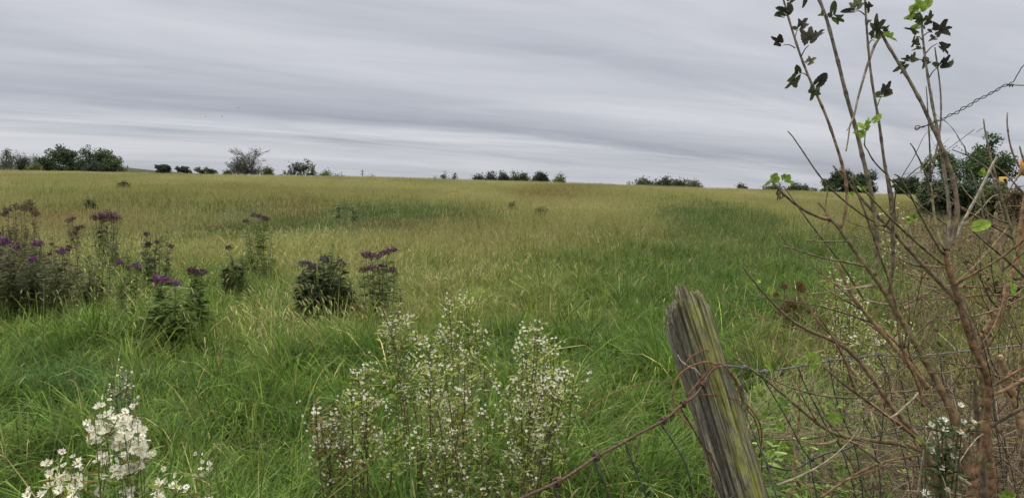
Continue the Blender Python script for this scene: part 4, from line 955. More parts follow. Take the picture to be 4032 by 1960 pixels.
# loose twisted wire against the sky
def twisted():
    pts = [(3680, 482), (3720, 465), (3790, 430), (3860, 388), (3900, 370), (3945, 342), (3975, 334)]
    o = at(3680, 482, 1.75); root = thing('twisted_wire', o, 'loose twisted pair of wires slanting across the sky at the right', 'wire')
    base = px_path([(3603, 508), (3640, 497)] + pts, 1.78, 1.70, 14) - o
    T = np.gradient(base, axis=0); T /= np.linalg.norm(T, axis=1, keepdims=True); u = np.cross(T, [0, 1, 0]); u /= np.linalg.norm(u, axis=1, keepdims=True); v = np.cross(T, u)
    L = np.concatenate([[0], np.cumsum(np.linalg.norm(np.diff(base, axis=0), axis=1))])
    for ph, amp in ((0, .0016), (math.pi, .0034)):
        a = L / .030 * 2 * math.pi + ph; k = (amp * np.clip(L / .05, 0, 1) * (.7 + .6 * vnoise(L * 30, L * 0 + ph)))[:, None]
        b = MB(); tube(b, base + (u * np.cos(a)[:, None] + v * np.sin(a)[:, None]) * k, .00105, 6); b.build('strand', M_DARKWIRE, root)
    for nm, P in (('loop', [(3622, 504), (3610, 512), (3603, 508), (3606, 498), (3616, 495), (3632, 502), (3655, 490)]), ('tail', [(3975, 340), (3975, 328), (3990, 322), (4000, 305), (4012, 285), (4024, 265), (4050, 240)]), ('tail', [(3978, 335), (4000, 336), (4032, 337), (4090, 335)])):
        b = MB(); tube(b, px_path(P, 1.78 if nm == 'loop' else 1.70, 1.78 if nm == 'loop' else 1.69, 6) - o, .0011, 6); b.build(nm, M_DARKWIRE, root)
    b = MB(); c = at(3980, 337, 1.70) - o; a = np.linspace(0, 14, 40); tube(b, c + np.stack([a / 14 * .012 - .006, np.cos(a) * .0026, np.sin(a) * .0026], 1), .0012, 6); b.build('knot', M_DARKWIRE, root)
twisted()

# ------------------------------------------------------------------ the sapling (mulberry like) at the right
LEAF_D = [(.040, .050, .020), (.056, .068, .028), (.034, .034, .024)]
LEAF_G = [(.16, .25, .035), (.20, .29, .05), (.13, .21, .035)]
def leaf_shape(mb, B, T, wid, col, lobes=3, curl=.5, face=None, sinus=.55):
    """one toothed, lobed leaf from its stalk B to its tip T; curled about its midrib"""
    B = np.asarray(B, float); T = np.asarray(T, float); Lh = np.linalg.norm(T - B); d = (T - B) / Lh
    view = nrm(B - np.array([0, 0, CZ])); f = nrm(-view * .8 + rng.normal(0, .35, 3)) if face is None else face
    u = nrm(np.cross(d, f)); n = np.cross(u, d)
    nt, nr = 41, 4; th = np.linspace(-math.pi * .93, math.pi * .93, nt); c = .36  # polar outline about a point up the midrib
    r = np.ones(nt)
    if lobes == 1: r = .56 + .08 * np.cos(th)
    else:
        kk = 6.4 if lobes == 5 else 5.2; k = np.where(np.abs(th) < (2.2 if lobes == 5 else 1.5), np.cos(th * kk), np.cos((2.2 if lobes == 5 else 1.5) * kk)); r = .52 + .19 * k + .06 * np.cos(th)
        r = np.maximum(r, .17)
        r = r * (1 + .15 * np.sin(th + rng.uniform(0, 6)) + .12 * np.sin(2 * th + rng.uniform(0, 6)))
    r = r * (1 + .05 * np.sign(np.sin(th * 19))) * (1 - .25 * (np.abs(th) > 2.7))
    r = r * (.64 / max(r[nt // 2], .2))
    ws = (wid / 2) / (np.max(np.abs(r * np.sin(th))) * Lh + 1e-9)
    rings = [np.zeros((nt, 3))]; V = []
    for k in range(nr + 1):
        s = k / nr; y = c + r * np.cos(th) * s; x = r * np.sin(th) * s * ws
        a = x * Lh; h = curl * (np.abs(a) / (wid / 2 + 1e-9)) ** 1.5 * wid * .45 - curl * .5 * (y - c) ** 2 * Lh * rng.uniform(.6, .9)
        h = h + .02 * Lh * np.sin(th * 7 + k)
        V.append(B + (y * Lh)[:, None] * d + a[:, None] * u * (1 - .18 * curl) + h[:, None] * n)
    V = np.concatenate(V); i = np.arange(nt - 1); q = np.concatenate([np.stack([k * nt + i, k * nt + i + 1, (k + 1) * nt + i + 1, (k + 1) * nt + i], 1) for k in range(nr)])
    cc = np.asarray(col) * rng.uniform(.8, 1.25); cv = np.tile(cc, (len(V), 1)) * (1 + .35 * (vnoise(V[:, 0] * 300, V[:, 2] * 300 + 50)[:, None] - .5))
    mb.add(V, q, col=cv)

GREY = (.18, .155, .125); BRW = (.215, .135, .08); TAN = (.29, .205, .12); OLI = (.165, .155, .085); DKB = (.13, .10, .072); LGT = (.30, .265, .20)
class Shrub:
    def __init__(s, name, label, cat, px, Y):
        X = at(px, 1960, Y)[0]; s.O = np.array([X, Y, float(ground(X, Y)) - .03]); s.root = thing(name, s.O, label, cat); s.st = {}
    def stem(s, key, pts, w0, w1, Y0=None, dY=0., parent=None, col=GREY, col2=None, name='stem', nodes=True):
        """pts: photo pixels from the base to the tip; widths in photo pixels; depth taken from the parent stem where it joins"""
        reseed(key + str(s.root.name)); pts = np.asarray(pts, float)
        if parent:
            pp, pY = s.st[parent][:2]; i = int(np.argmin(np.hypot(pp[:, 0] - pts[0, 0], pp[:, 1] - pts[0, 1]))); Y0 = pY[i]
        d = np.concatenate([[0], np.cumsum(np.linalg.norm(np.diff(pts, axis=0), axis=1))]); d /= d[-1]
        Yk = Y0 + dY * d
        W = np.array([at(p[0], p[1], y) for p, y in zip(pts, Yk)])
        P = smooth_path(W, 5); t = np.linspace(0, 1, len(P))
        # depth along the smoothed pixel path, for things that join this stem
        sp_ = smooth_path(np.column_stack([pts, Yk]), 5)
        R = (w0 + (w1 - w0) * t) / 2 / F * P[:, 1]
        L = np.concatenate([[0], np.cumsum(np.linalg.norm(np.diff(P, axis=0), axis=1))])
        if nodes and L[-1] > .1:   # resample finely and swell at the buds
            m = int(L[-1] / .008); l2 = np.linspace(0, L[-1], max(m, 8)); P2 = np.stack([np.interp(l2, L, P[:, k]) for k in range(3)], 1); R2 = np.interp(l2, L, R)
            k = 0.; 
            P2 = P2 + np.stack([(vnoise(l2 * 14 + 3, l2 * 0 + q * 7 + w0) - .5) for q in range(3)], 1) * .0018
            kw = 13; pd = np.vstack([np.repeat(P2[:1], kw // 2, 0), P2, np.repeat(P2[-1:], kw // 2, 0)]); sm = np.stack([np.convolve(pd[:, q], np.ones(kw) / kw, 'valid') for q in range(3)], 1); f_ = np.clip(np.minimum(l2, L[-1] - l2) / .05, 0, 1)[:, None]; P2 = P2 * (1 - f_) + sm * f_
            while k < L[-1]:
                R2 = R2 * (1 + .28 * np.exp(-((l2 - k) / .007) ** 2)); k += rng.uniform(.045, .085)
        else: P2, R2, l2 = P, R, L
        f = (l2 / max(l2[-1], 1e-6))[:, None]; c = np.asarray(col) * (1 - f) + np.asarray(col2 if col2 is not None else col) * f
        b = MB(); tube(b, P2 - s.O, np.maximum(R2, .0009), 8, col=c * rng.uniform(.88, 1.12))
        if nodes and L[-1] > .15:   # little buds standing off at the nodes
            for k in range(6, len(P2) - 4, max(int(.065 / .008), 4)):
                dd = nrm(np.cross(P2[k + 1] - P2[k], rng.normal(size=3)) + (P2[k + 1] - P2[k]) / .008 * .8); r = R2[k]
                tube(b, [P2[k] - s.O + dd * r * .6, P2[k] - s.O + dd * (r + .003), P2[k] - s.O + dd * (r + .006)], [r * .5 + .0006, .0016, .0004], 5, col=np.asarray(col) * .7)
        o = b.build(name, M_STEM, s.root)
        s.st[key] = (sp_[:, :2], sp_[:, 2], o); return o
    def depth(s, key, x, y):
        pp, pY = s.st[key][:2]; i = int(np.argmin(np.hypot(pp[:, 0] - x, pp[:, 1] - y))); return pY[i]
    def leaves(s, key, items, name, cols, stalk=True, dy=0.):
        """items: (stalk start px or None, base px, tip px, width px, lobes, curl)"""
        b = MB()
        for (j, q, t, w, lobes, curl) in items:
            ref = j if j is not None else q
            Y = s.depth(key, *ref) + dy; Yb = Y + rng.uniform(-.03, .03); Yt = Yb + rng.uniform(-.02, .02)
            Bw = at(q[0], q[1], Yb); Tw = at(t[0], t[1], Yt)
            leaf_shape(b, Bw - s.O, Tw - s.O, (1.7 if dy == -.02 or key == 'fork' else 1.3) * w / F * Yb, cols[int(rng.integers(0, len(cols)))], lobes, curl, face=nrm(np.array([rng.normal(0, .3), -1, rng.normal(.1, .3)])))
            if j is not None:
                J = at(j[0], j[1], Y); mid = (J + Bw) / 2 + np.array([0, 0, .004]); pth = smooth_path([J, mid, Bw], 5) - s.O
                tube(b, pth, np.linspace(.0016, .0009, len(pth)), 5, col=(.13, .135, .09) if cols is LEAF_D else (.2, .22, .07))
        return b.build(name, M_SHRUBLEAF, s.st[key][2])

A = Shrub('sapling', 'leggy bare stemmed sapling with a few dark lobed leaves, its trunk at the bottom right', 'sapling', 3845, 1.80)
# trunk and the two forks
A.stem('trunk', [(3826, 2260), (3828, 2080), (3829, 1960), (3834, 1880)], 46, 38, Y0=1.80, col=BRW, nodes=False, name='trunk')
A.stem('right', [(3836, 1872), (3863, 1806), (3877, 1732), (3886, 1658), (3887, 1575), (3896, 1519), (3893, 1468), (3863, 1436), (3839, 1395), (3826, 1346), (3808, 1298), (3791, 1245), (3773, 1184), (3760, 1131), (3738, 1078), (3725, 1026), (3727, 985)], 28, 22, parent='trunk', dY=-.05, col=BRW, col2=BRW)
A.stem('main', [(3830, 1880), (3817, 1843), (3803, 1774), (3784, 1704), (3760, 1640), (3722, 1575), (3697, 1510), (3659, 1450), (3632, 1408), (3589, 1316), (3549, 1258), (3510, 1184), (3479, 1135), (3440, 1083), (3405, 1039), (3366, 991), (3339, 947), (3309, 898), (3267, 862)], 34, 15, parent='trunk', dY=.05, col=BRW, col2=OLI)
A.stem('second_trunk', [(3900, 2260), (3885, 2060), (3877, 1960), (3866, 1800), (3852, 1704), (3845, 1620), (3841, 1550), (3838, 1490)], 34, 12, Y0=1.93, dY=.03, col=DKB, nodes=False)
# sticks from the upper knot
A.stem('tall', [(3727, 985), (3747, 947), (3765, 907), (3769, 850), (3767, 779), (3760, 727), (3740, 660), (3724, 608), (3700, 556), (3672, 508), (3659, 467), (3628, 411), (3608, 359), (3568, 299), (3536, 240), (3500, 188), (3473, 136)], 19, 11, parent='right', dY=.10, col=DKB, col2=GREY)
A.stem('dead_tip', [(3473, 136), (3447, 173), (3425, 230), (3406, 288), (3387, 355), (3375, 400), (3363, 456), (3347, 496), (3339, 552), (3331, 596)], 12, 5, parent='tall', dY=-.06, col=(.26, .22, .19), nodes=False, name='broken_tip')
A.stem('dead_split', [(3356, 470), (3346, 497), (3333, 516)], 6, 3, parent='dead_tip', dY=.0, col=(.26, .22, .19), nodes=False, name='broken_tip')
A.stem('leafy_right', [(3729, 982), (3738, 900), (3741, 839), (3732, 779), (3722, 712), (3713, 648), (3704, 580), (3696, 524), (3687, 488), (3679, 447), (3671, 407), (3661, 359), (3657, 315), (3650, 279), (3642, 224), (3636, 188), (3634, 144), (3632, 104), (3622, 60)], 15, 7, parent='right', dY=.16, col=GREY)
A.stem('fork_left', [(3722, 982), (3703, 955), (3688, 916), (3684, 880), (3679, 839), (3668, 783), (3664, 720)], 13, 8, parent='right', dY=.08, col=OLI)
A.stem('thin_a', [(3664, 720), (3672, 656), (3688, 588), (3700, 524), (3708, 432), (3705, 371), (3700, 331), (3695, 279), (3685, 224), (3681, 188)], 8, 5, parent='fork_left', dY=.05, col=GREY)
A.stem('thin_b', [(3664, 715), (3664, 695), (3662, 624), (3660, 556), (3656, 512), (3653, 431), (3651, 383), (3647, 339)], 8, 3.5, parent='fork_left', dY=-.05, col=GREY)
A.stem('thin_c', [(3666, 760), (3655, 715), (3636, 656), (3612, 616), (3600, 584), (3584, 564)], 8, 4, parent='fork_left', dY=-.08, col=GREY)
A.stem('left_of_knot', [(3714, 1000), (3699, 986), (3690, 969), (3659, 911), (3628, 854), (3604, 811), (3576, 747), (3545, 698), (3522, 686)], 10, 5, parent='right', dY=-.12, col=OLI)
A.stem('long_diag', [(3715, 1040), (3668, 1004), (3611, 955), (3563, 916), (3499, 851), (3451, 799), (3399, 743), (3355, 695)], 13, 6, parent='right', dY=-.14, col=OLI)
A.stem('side_a', [(3712, 1052), (3680, 1050), (3633, 1045)], 8, 4, parent='right', dY=-.05, col=TAN)
A.stem('out_right', [(3762, 1128), (3782, 1105), (3817, 1083), (3866, 1061), (3927, 1026), (3971, 995), (4032, 942), (4080, 900)], 11, 7, parent='right', dY=-.16, col=BRW)
A.stem('arm_a', [(3896, 1524), (3970, 1482), (4032, 1445), (4110, 1400)], 12, 9, parent='right', dY=-.06, col=BRW)
A.stem('arm_b', [(3890, 1560), (3919, 1551), (3998, 1519), (4032, 1491), (4100, 1440)], 15, 12, parent='right', dY=.04, col=BRW)
A.stem('arm_c', [(3884, 1690), (3933, 1658), (3979, 1630), (4032, 1602), (4110, 1570)], 17, 13, parent='right', dY=-.04, col=DKB)
A.stem('loop_twig', [(3846, 1390), (3874, 1383), (3918, 1342), (3945, 1263), (3958, 1210), (3971, 1150)], 9, 5, parent='right', dY=-.05, col=BRW)
A.stem('steep_twig', [(3925, 1660), (3915, 1580), (3900, 1500), (3912, 1440), (3925, 1395)], 8, 5, Y0=1.74, dY=.02, col=DKB)
A.stem('white_twig', [(3872, 1708), (3840, 1725), (3815, 1755), (3800, 1785), (3778, 1815)], 7, 3, parent='right', dY=-.06, col=LGT)
# sticks from the left main branch
A.stem('left_end', [(3267, 862), (3240, 861), (3184, 841), (3132, 805), (3086, 767), (3056, 737), (3034, 708)], 14, 6, parent='main', dY=-.10, col=BRW, col2=GREY)
A.stem('broken_end', [(3267, 862), (3250, 828), (3240, 815), (3222, 798)], 13, 11, parent='main', dY=.02, col=BRW)
A.stem('curved_leafy', [(3307, 897), (3313, 887), (3327, 847), (3335, 803), (3337, 743), (3327, 680), (3298, 588), (3272, 512), (3244, 428), (3228, 399), (3182, 302), (3153, 225), (3128, 157), (3102, 61), (3085, 0), (3078, -40)], 14, 7, parent='main', dY=.02, col=BRW, col2=GREY)
A.stem('tall_left', [(3440, 1083), (3448, 1061), (3457, 1026), (3455, 947), (3450, 899), (3443, 839), (3437, 799), (3429, 743), (3415, 688), (3399, 632), (3383, 568), (3371, 508), (3355, 452), (3339, 400), (3323, 345), (3318, 304), (3304, 262), (3292, 208), (3278, 173), (3275, 141), (3256, 83), (3244, 42), (3224, 0), (3205, -40)], 19, 12, parent='main', dY=.08, col=OLI, col2=(.19, .165, .15))
A.stem('dark_stick', [(3494, 1160), (3505, 1135), (3514, 1078), (3518, 1025), (3516, 950), (3513, 850), (3506, 790), (3500, 735), (3492, 690), (3476, 600), (3466, 499), (3450, 419), (3438, 359), (3430, 295), (3424, 240), (3416, 160), (3410, 80), (3405, -30)], 15, 8, parent='main', dY=-.04, col=DKB, col2=GREY)
A.stem('pale_stick', [(3524, 880), (3521, 830), (3515, 775), (3504, 725), (3492, 684)], 16, 10, Y0=1.92, dY=-.05, col=(.25, .215, .18))
A.stem('crossing', [(3636, 1598), (3618, 1519), (3604, 1482), (3585, 1435), (3548, 1399), (3540, 1289), (3527, 1201), (3505, 1113), (3475, 1034), (3440, 938), (3414, 863), (3392, 796), (3367, 740), (3345, 690)], 14, 6, Y0=1.70, dY=-.10, col=BRW, col2=DKB)
A.stem('upper_diag', [(3870, 1600), (3860, 1400), (3800, 1225), (3743, 1157), (3703, 1113), (3637, 1043), (3593, 999), (3536, 933), (3490, 885), (3437, 835), (3398, 790), (3351, 731), (3316, 696), (3280, 653)], 22, 7, Y0=1.90, dY=-.05, col=TAN, col2=GREY)
A.stem('stub', [(3490, 885), (3460, 886), (3430, 882)], 9, 5, parent='upper_diag', dY=-.03, col=OLI)
A.stem('long_thin', [(3490, 890), (3439, 875), (3407, 851), (3371, 831), (3331, 795), (3288, 759), (3256, 727), (3224, 692), (3192, 644), (3164, 600), (3124, 540), (3102, 516)], 9, 4, parent='upper_diag', dY=-.16, col=OLI, col2=GREY)
A.stem('hanging', [(3250, 815), (3253, 790), (3257, 765), (3256, 728)], 6, 4, parent='broken_end', dY=.0, col=OLI, name='twig')
A.stem('green_twig_a', [(3405, 1046), (3388, 1045), (3339, 1032), (3295, 1026), (3234, 1015), (3181, 997), (3089, 969)], 11, 5, parent='main', dY=-.16, col=OLI)
A.stem('green_twig_b', [(3340, 952), (3322, 951), (3250, 950), (3181, 946)], 8, 4, parent='main', dY=-.10, col=OLI)
A.stem('down_twig', [(3265, 872), (3240, 900), (3205, 935)], 6, 4, parent='main', dY=-.03, col=OLI, name='twig')
A.stem('right_twig', [(3500, 701), (3540, 739), (3608, 799), (3660, 839), (3700, 867), (3738, 890)][::-1], 8, 5, Y0=1.86, dY=-.05, col=OLI)
A.stem('leaf_twig', [(3484, 678), (3451, 648), (3423, 616), (3396, 577), (3403, 560), (3408, 528)], 6, 4, parent='dark_stick', dY=-.05, col=OLI, name='twig')
A.stem('long_shoot', [(3405, 1184), (3361, 1114), (3322, 1052), (3295, 1013), (3251, 955), (3203, 898), (3168, 850), (3152, 831), (3120, 783), (3086, 733)], 8, 4, Y0=1.88, dY=-.12, col=OLI)
A.stem('low_a', [(3655, 1530), (3600, 1460), (3536, 1381), (3466, 1307), (3449, 1280), (3418, 1245), (3392, 1215), (3344, 1157), (3322, 1105), (3300, 1034)], 20, 9, Y0=1.85, dY=.06, col=TAN, col2=BRW)
A.stem('low_b', [(3640, 1500), (3590, 1420), (3532, 1346), (3457, 1285), (3430, 1262)], 14, 10, Y0=1.93, dY=.02, col=TAN)
A.stem('level_a', [(3445, 1125), (3383, 1131), (3295, 1144), (3190, 1157)], 7, 3, parent='main', dY=-.08, col=LGT)
A.stem('level_b', [(3440, 1122), (3400, 1126), (3335, 1140), (3295, 1122), (3229, 1083)], 8, 4, parent='main', dY=-.05, col=TAN)
A.stem('level_c', [(3500, 1200), (3445, 1192), (3400, 1175)], 8, 5, parent='main', dY=-.05, col=LGT)
A.stem('level_d', [(3380, 1210), (3352, 1193), (3273, 1153), (3212, 1109)], 9, 5, parent='low_a', dY=-.05, col=TAN)
A.stem('sway', [(3760, 1180), (3703, 1148), (3600, 1118), (3510, 1098)], 6, 4, parent='right', dY=-.05, col=TAN)
A.stem('sway_b', [(3660, 1092), (3600, 1087), (3560, 1075), (3520, 1058)], 7, 4, Y0=1.88, dY=-.03, col=TAN)
A.stem('vertical_pale', [(3603, 1250), (3601, 1130), (3594, 1010), (3583, 900)], 8, 4, Y0=2.0, dY=.05, col=LGT)
# leaves against the sky
A.leaves('curved_leafy', [((3132, 190), (3084, 178), (3036, 146), 46, 3, .9), ((3155, 222), (3184, 180), (3194, 100), 78, 3, .45), (None, (3188, 165), (3250, 106), 36, 3, .8), ((3130, 152), (3141, 119), (3180, 68), 42, 3, .6), (None, (3140, 118), (3116, 108), 16, 1, .5),
  ((3182, 302), (3146, 290), (3092, 352), 44, 3, .8), (None, (3146, 290), (3136, 258), 22, 1, .4), (None, (3208, 340), (3256, 289), 36, 1, .7), (None, (3212, 340), (3192, 396), 48, 3, .8),
  ((3104, 65), (3098, 58), (3056, 28), 24, 1, .9), ((3105, 70), (3088, 66), (3047, 58), 26, 1, .9), (None, (3100, 58), (3108, 8), 30, 1, .7), (None, (3106, 8), (3134, -20), 40, 3, .5)], 'mature_leaves', LEAF_D)
A.leaves('curved_leafy', [((3160, 250), (3176, 251), (3214, 226), 38, 3, 1.0)], 'pale_leaf', [(.16, .16, .09)])
A.leaves('tall_left', [((3250, 62), (3278, 60), (3286, 3), 24, 1, .8), (None, (3278, 62), (3328, 88), 36, 3, .5), ((3250, 65), (3246, 62), (3224, 60), 28, 3, .8), (None, (3262, 70), (3268, 50), 20, 1, .8), ((3222, -25), (3166, -25), (3163, 33), 18, 1, 1.1)], 'mature_leaves', LEAF_D)
A.leaves('dark_stick', [((3405, 60), (3366, 44), (3312, 46), 20, 1, .8), (None, (3364, 44), (3398, -14), 46, 3, .5), (None, (3364, 40), (3344, 8), 14, 1, .6), ((3406, 10), (3414, 0), (3421, 54), 30, 3, .9), ((3410, 78), (3414, 76), (3416, 98), 24, 3, .9),
  ((3421, 172), (3443, 160), (3452, 50), 58, 5, .4), (None, (3446, 120), (3474, 78), 36, 3, .5), (None, (3470, 120), (3502, 102), 30, 3, .7), ((3454, 418), (3474, 378), (3510, 318), 54, 3, .4), (None, (3474, 377), (3442, 374), 26, 1, .6), (None, (3474, 377), (3517, 362), 24, 1, .6)], 'mature_leaves', LEAF_D)
A.leaves('tall', [(None, (3476, 138), (3540, 160), 34, 3, .5), (None, (3476, 134), (3508, 124), 28, 3, .5), (None, (3472, 136), (3440, 148), 20, 1, .6)], 'young_leaves', LEAF_G)
A.leaves('leafy_right', [((3628, 70), (3606, 44), (3562, 74), 34, 3, .4), (None, (3606, 42), (3580, 28), 30, 1, .4), ((3625, 66), (3620, 46), (3628, 4), 44, 1, .3), (None, (3640, 30), (3668, -14), 30, 1, .4), (None, (3618, 14), (3608, -18), 20, 1, .4), ((3632, 112), (3624, 104), (3580, 116), 20, 1, .6)], 'young_leaves', LEAF_G)
A.leaves('leafy_right', [((3632, 100), (3634, 92), (3677, 58), 44, 3, .6), (None, (3634, 92), (3606, 86), 30, 1, .6), (None, (3628, 78), (3594, 58), 26, 1, .6), (None, (3630, 76), (3566, 72), 18, 1, .6), (None, (3650, 74), (3664, 42), 22, 1, .6), ((3634, 106), (3637, 112), (3642, 96), 14, 1, .6),
  ((3630, 158), (3607, 146), (3590, 188), 36, 3, .7), (None, (3604, 142), (3590, 120), 22, 1, .6), (None, (3618, 130), (3560, 108), 10, 1, .8), ((3636, 142), (3672, 128), (3752, 106), 64, 5, .5), (None, (3690, 150), (3660, 160), 30, 3, .6), (None, (3700, 125), (3748, 138), 26, 1, .6), (None, (3668, 128), (3652, 117), 12, 1, .6),
  ((3644, 212), (3692, 172), (3738, 214), 44, 3, .5), ((3657, 308), (3692, 267), (3745, 216), 54, 3, .4), (None, (3692, 267), (3671, 248), 24, 1, .6), (None, (3715, 262), (3760, 236), 24, 1, .8), ((3648, 243), (3590, 240), (3546, 230), 26, 3, .7), (None, (3580, 245), (3606, 204), 42, 3, .5), (None, (3578, 244), (3518, 283), 40, 3, .6), (None, (3560, 258), (3548, 292), 30, 3, .6),
  ((3638, 196), (3632, 188), (3594, 196), 22, 3, .7), ((3642, 226), (3641, 224), (3636, 270), 34, 3, .7)], 'mature_leaves', LEAF_D)
A.leaves('leaf_twig', [(None, (3434, 480), (3472, 451), 22, 1, .3), (None, (3412, 500), (3422, 460), 26, 3, .3), (None, (3405, 508), (3374, 484), 20, 1, .3), (None, (3405, 512), (3384, 542), 24, 1, .3), (None, (3402, 514), (3358, 524), 11, 1, .3), (None, (3400, 505), (3430, 478), 22, 3, .3), (None, (3404, 514), (3418, 490), 20, 1, .3)], 'young_leaves', LEAF_G)
A.leaves('left_end', [(None, (3036, 712), (3012, 730), 12, 1, .3), (None, (3036, 710), (3042, 688), 18, 1, .3), (None, (3040, 708), (3072, 702), 24, 1, .3), (None, (3044, 702), (3060, 682), 18, 1, .3), (None, (3036, 714), (3066, 716), 12, 1, .4)], 'young_leaves', LEAF_G)
A.leaves('long_shoot', [(None, (3085, 706), (3092, 684), 16, 1, .3), (None, (3088, 708), (3116, 694), 24, 1, .3), (None, (3090, 712), (3128, 720), 12, 1, .5), (None, (3082, 712), (3076, 690), 10, 1, .5)], 'young_leaves', LEAF_G)
A.leaves('left_end', [(None, (3068, 748), (3060, 786), 22, 3, .9), (None, (3076, 760), (3084, 780), 18, 3, .9), (None, (3068, 770), (3070, 792), 16, 3, .9)], 'withered_leaves', [(.11, .085, .03), (.08, .06, .03)])
A.leaves('upper_diag', [(None, (3385, 745), (3418, 736), 14, 1, .3), (None, (3392, 748), (3374, 732), 18, 1, .3), (None, (3362, 762), (3336, 766), 14, 1, .3), (None, (3370, 758), (3362, 748), 12, 1, .3)], 'young_leaves', LEAF_G)
A.leaves('left_of_knot', [(None, (3590, 862), (3556, 848), 24, 3, .3), (None, (3590, 862), (3606, 840), 30, 3, .3), (None, (3590, 864), (3618, 862), 22, 3, .3), (None, (3588, 866), (3570, 872), 18, 1, .3)], 'young_leaves', LEAF_G, dy=-.05)

B = Shrub('low_sapling', 'low sapling with bare arching branches reaching left over the fence wire', 'sapling', 3700, 1.78)
B.stem('base', [(3770, 2250), (3730, 2050), (3690, 1900), (3655, 1800), (3632, 1750)], 36, 26, Y0=1.80, dY=-.02, col=BRW, nodes=False, name='trunk')
B.stem('arch', [(3632, 1750), (3585, 1676), (3539, 1635), (3493, 1579), (3451, 1510), (3400, 1440), (3366, 1395), (3317, 1355), (3273, 1333), (3207, 1311), (3172, 1298), (3115, 1261), (3045, 1197), (3014, 1162), (2979, 1122), (2944, 1078), (2922, 1048)], 22, 6, parent='base', dY=-.03, col=TAN, col2=DKB)
B.stem('fork', [(3620, 1735), (3553, 1676), (3507, 1644), (3456, 1602), (3400, 1565), (3345, 1533), (3289, 1482), (3243, 1445)], 18, 7, parent='base', dY=-.05, col=BRW, col2=DKB)
B.stem('level', [(3640, 1775), (3608, 1768), (3576, 1746), (3520, 1742), (3450, 1737), (3363, 1723), (3298, 1718), (3266, 1704), (3215, 1663), (3159, 1616), (3118, 1584), (3085, 1551), (3016, 1496), (2970, 1459), (2900, 1412), (2880, 1398)], 20, 6, parent='base', dY=-.09, col=BRW, col2=OLI)
B.stem('under', [(3306, 1720), (3285, 1741), (3243, 1755), (3197, 1751), (3146, 1734), (3110, 1700)], 11, 5, parent='level', dY=-.05, col=TAN)
B.stem('sweep', [(3385, 1566), (3285, 1565), (3178, 1547), (3095, 1519), (3039, 1494), (3010, 1475)], 10, 4, parent='fork', dY=-.05, col=OLI)
B.stem('sweep_b', [(3627, 1533), (3613, 1533), (3539, 1544), (3419, 1549), (3300, 1540)], 9, 5, Y0=1.76, dY=.05, col=OLI)
B.stem('pale', [(3502, 1644), (3539, 1625), (3585, 1584), (3612, 1552), (3627, 1533)], 9, 7, Y0=1.72, dY=.04, col=LGT)
B.stem('stalk', [(3345, 1350), (3290, 1345), (3243, 1294), (3181, 1210), (3133, 1144), (3089, 1083)], 7, 4, Y0=1.76, dY=-.05, col=TAN)
B.stem('stalk_b', [(3360, 1520), (3322, 1395), (3287, 1346), (3260, 1298), (3225, 1241)], 9, 5, Y0=1.78, dY=-.05, col=BRW)
B.stem('cross_twig', [(3060, 1910), (3160, 1870), (3240, 1825), (3310, 1775), (3350, 1735), (3380, 1685)], 8, 4, Y0=1.66, dY=.02, col=LGT)
B.stem('brown_vine', [(3115, 1960), (3125, 1840), (3140, 1720), (3150, 1600), (3148, 1500), (3152, 1440)], 9, 6, Y0=1.75, dY=.02, col=TAN)
B.stem('low_cross', [(3230, 1960), (3330, 1890), (3440, 1830), (3560, 1800), (3640, 1790)], 10, 8, Y0=1.74, dY=.05, col=BRW)
B.stem('pale_upright', [(3612, 1960), (3625, 1860), (3640, 1770), (3672, 1690), (3676, 1650)], 9, 4, Y0=1.66, dY=.02, col=LGT, nodes=False)
B.stem('grey_cut', [(3820, 1910), (3760, 1870), (3720, 1850)], 18, 16, Y0=1.76, dY=.0, col=LGT, nodes=False)
B.leaves('arch', [(None, (2975, 1112), (2945, 1106), 14, 1, .3), (None, (2978, 1110), (2996, 1100), 18, 3, .3), (None, (2978, 1112), (2962, 1120), 14, 1, .3), (None, (3030, 1150), (3046, 1136), 18, 3, .3), (None, (3034, 1150), (3040, 1170), 14, 1, .3), (None, (3030, 1145), (3026, 1128), 12, 1, .3), (None, (3250, 1300), (3258, 1296), 14, 3, .4)], 'young_leaves', LEAF_G)
B.leaves('level', [(None, (2882, 1400), (2846, 1378), 30, 3, .3), (None, (2884, 1398), (2888, 1366), 24, 3, .3), (None, (2884, 1402), (2870, 1408), 20, 3, .3), (None, (3080, 1600), (3055, 1566), 44, 3, .3), (None, (3085, 1598), (3100, 1562), 40, 5, .3), (None, (3080, 1605), (3095, 1630), 36, 3, .4), (None, (3020, 1640), (2996, 1618), 28, 3, .3), (None, (3020, 1640), (3040, 1618), 26, 3, .3), (None, (3040, 1450), (3014, 1436), 28, 3, .3), (None, (3040, 1450), (3060, 1432), 26, 3, .3), (None, (2985, 1540), (2966, 1518), 24, 3, .3), (None, (2985, 1545), (2998, 1560), 22, 3, .3),
  (None, (3040, 1790), (3020, 1775), 24, 3, .3), (None, (3042, 1795), (3060, 1800), 24, 3, .3), (None, (3100, 1800), (3120, 1788), 26, 3, .3), (None, (3075, 1740), (3090, 1770), 30, 3, .5), (None, (3075, 1660), (3060, 1700), 26, 3, .7)], 'young_leaves', [(.15, .24, .04), (.19, .30, .05), (.09, .15, .035)], dy=-.02)
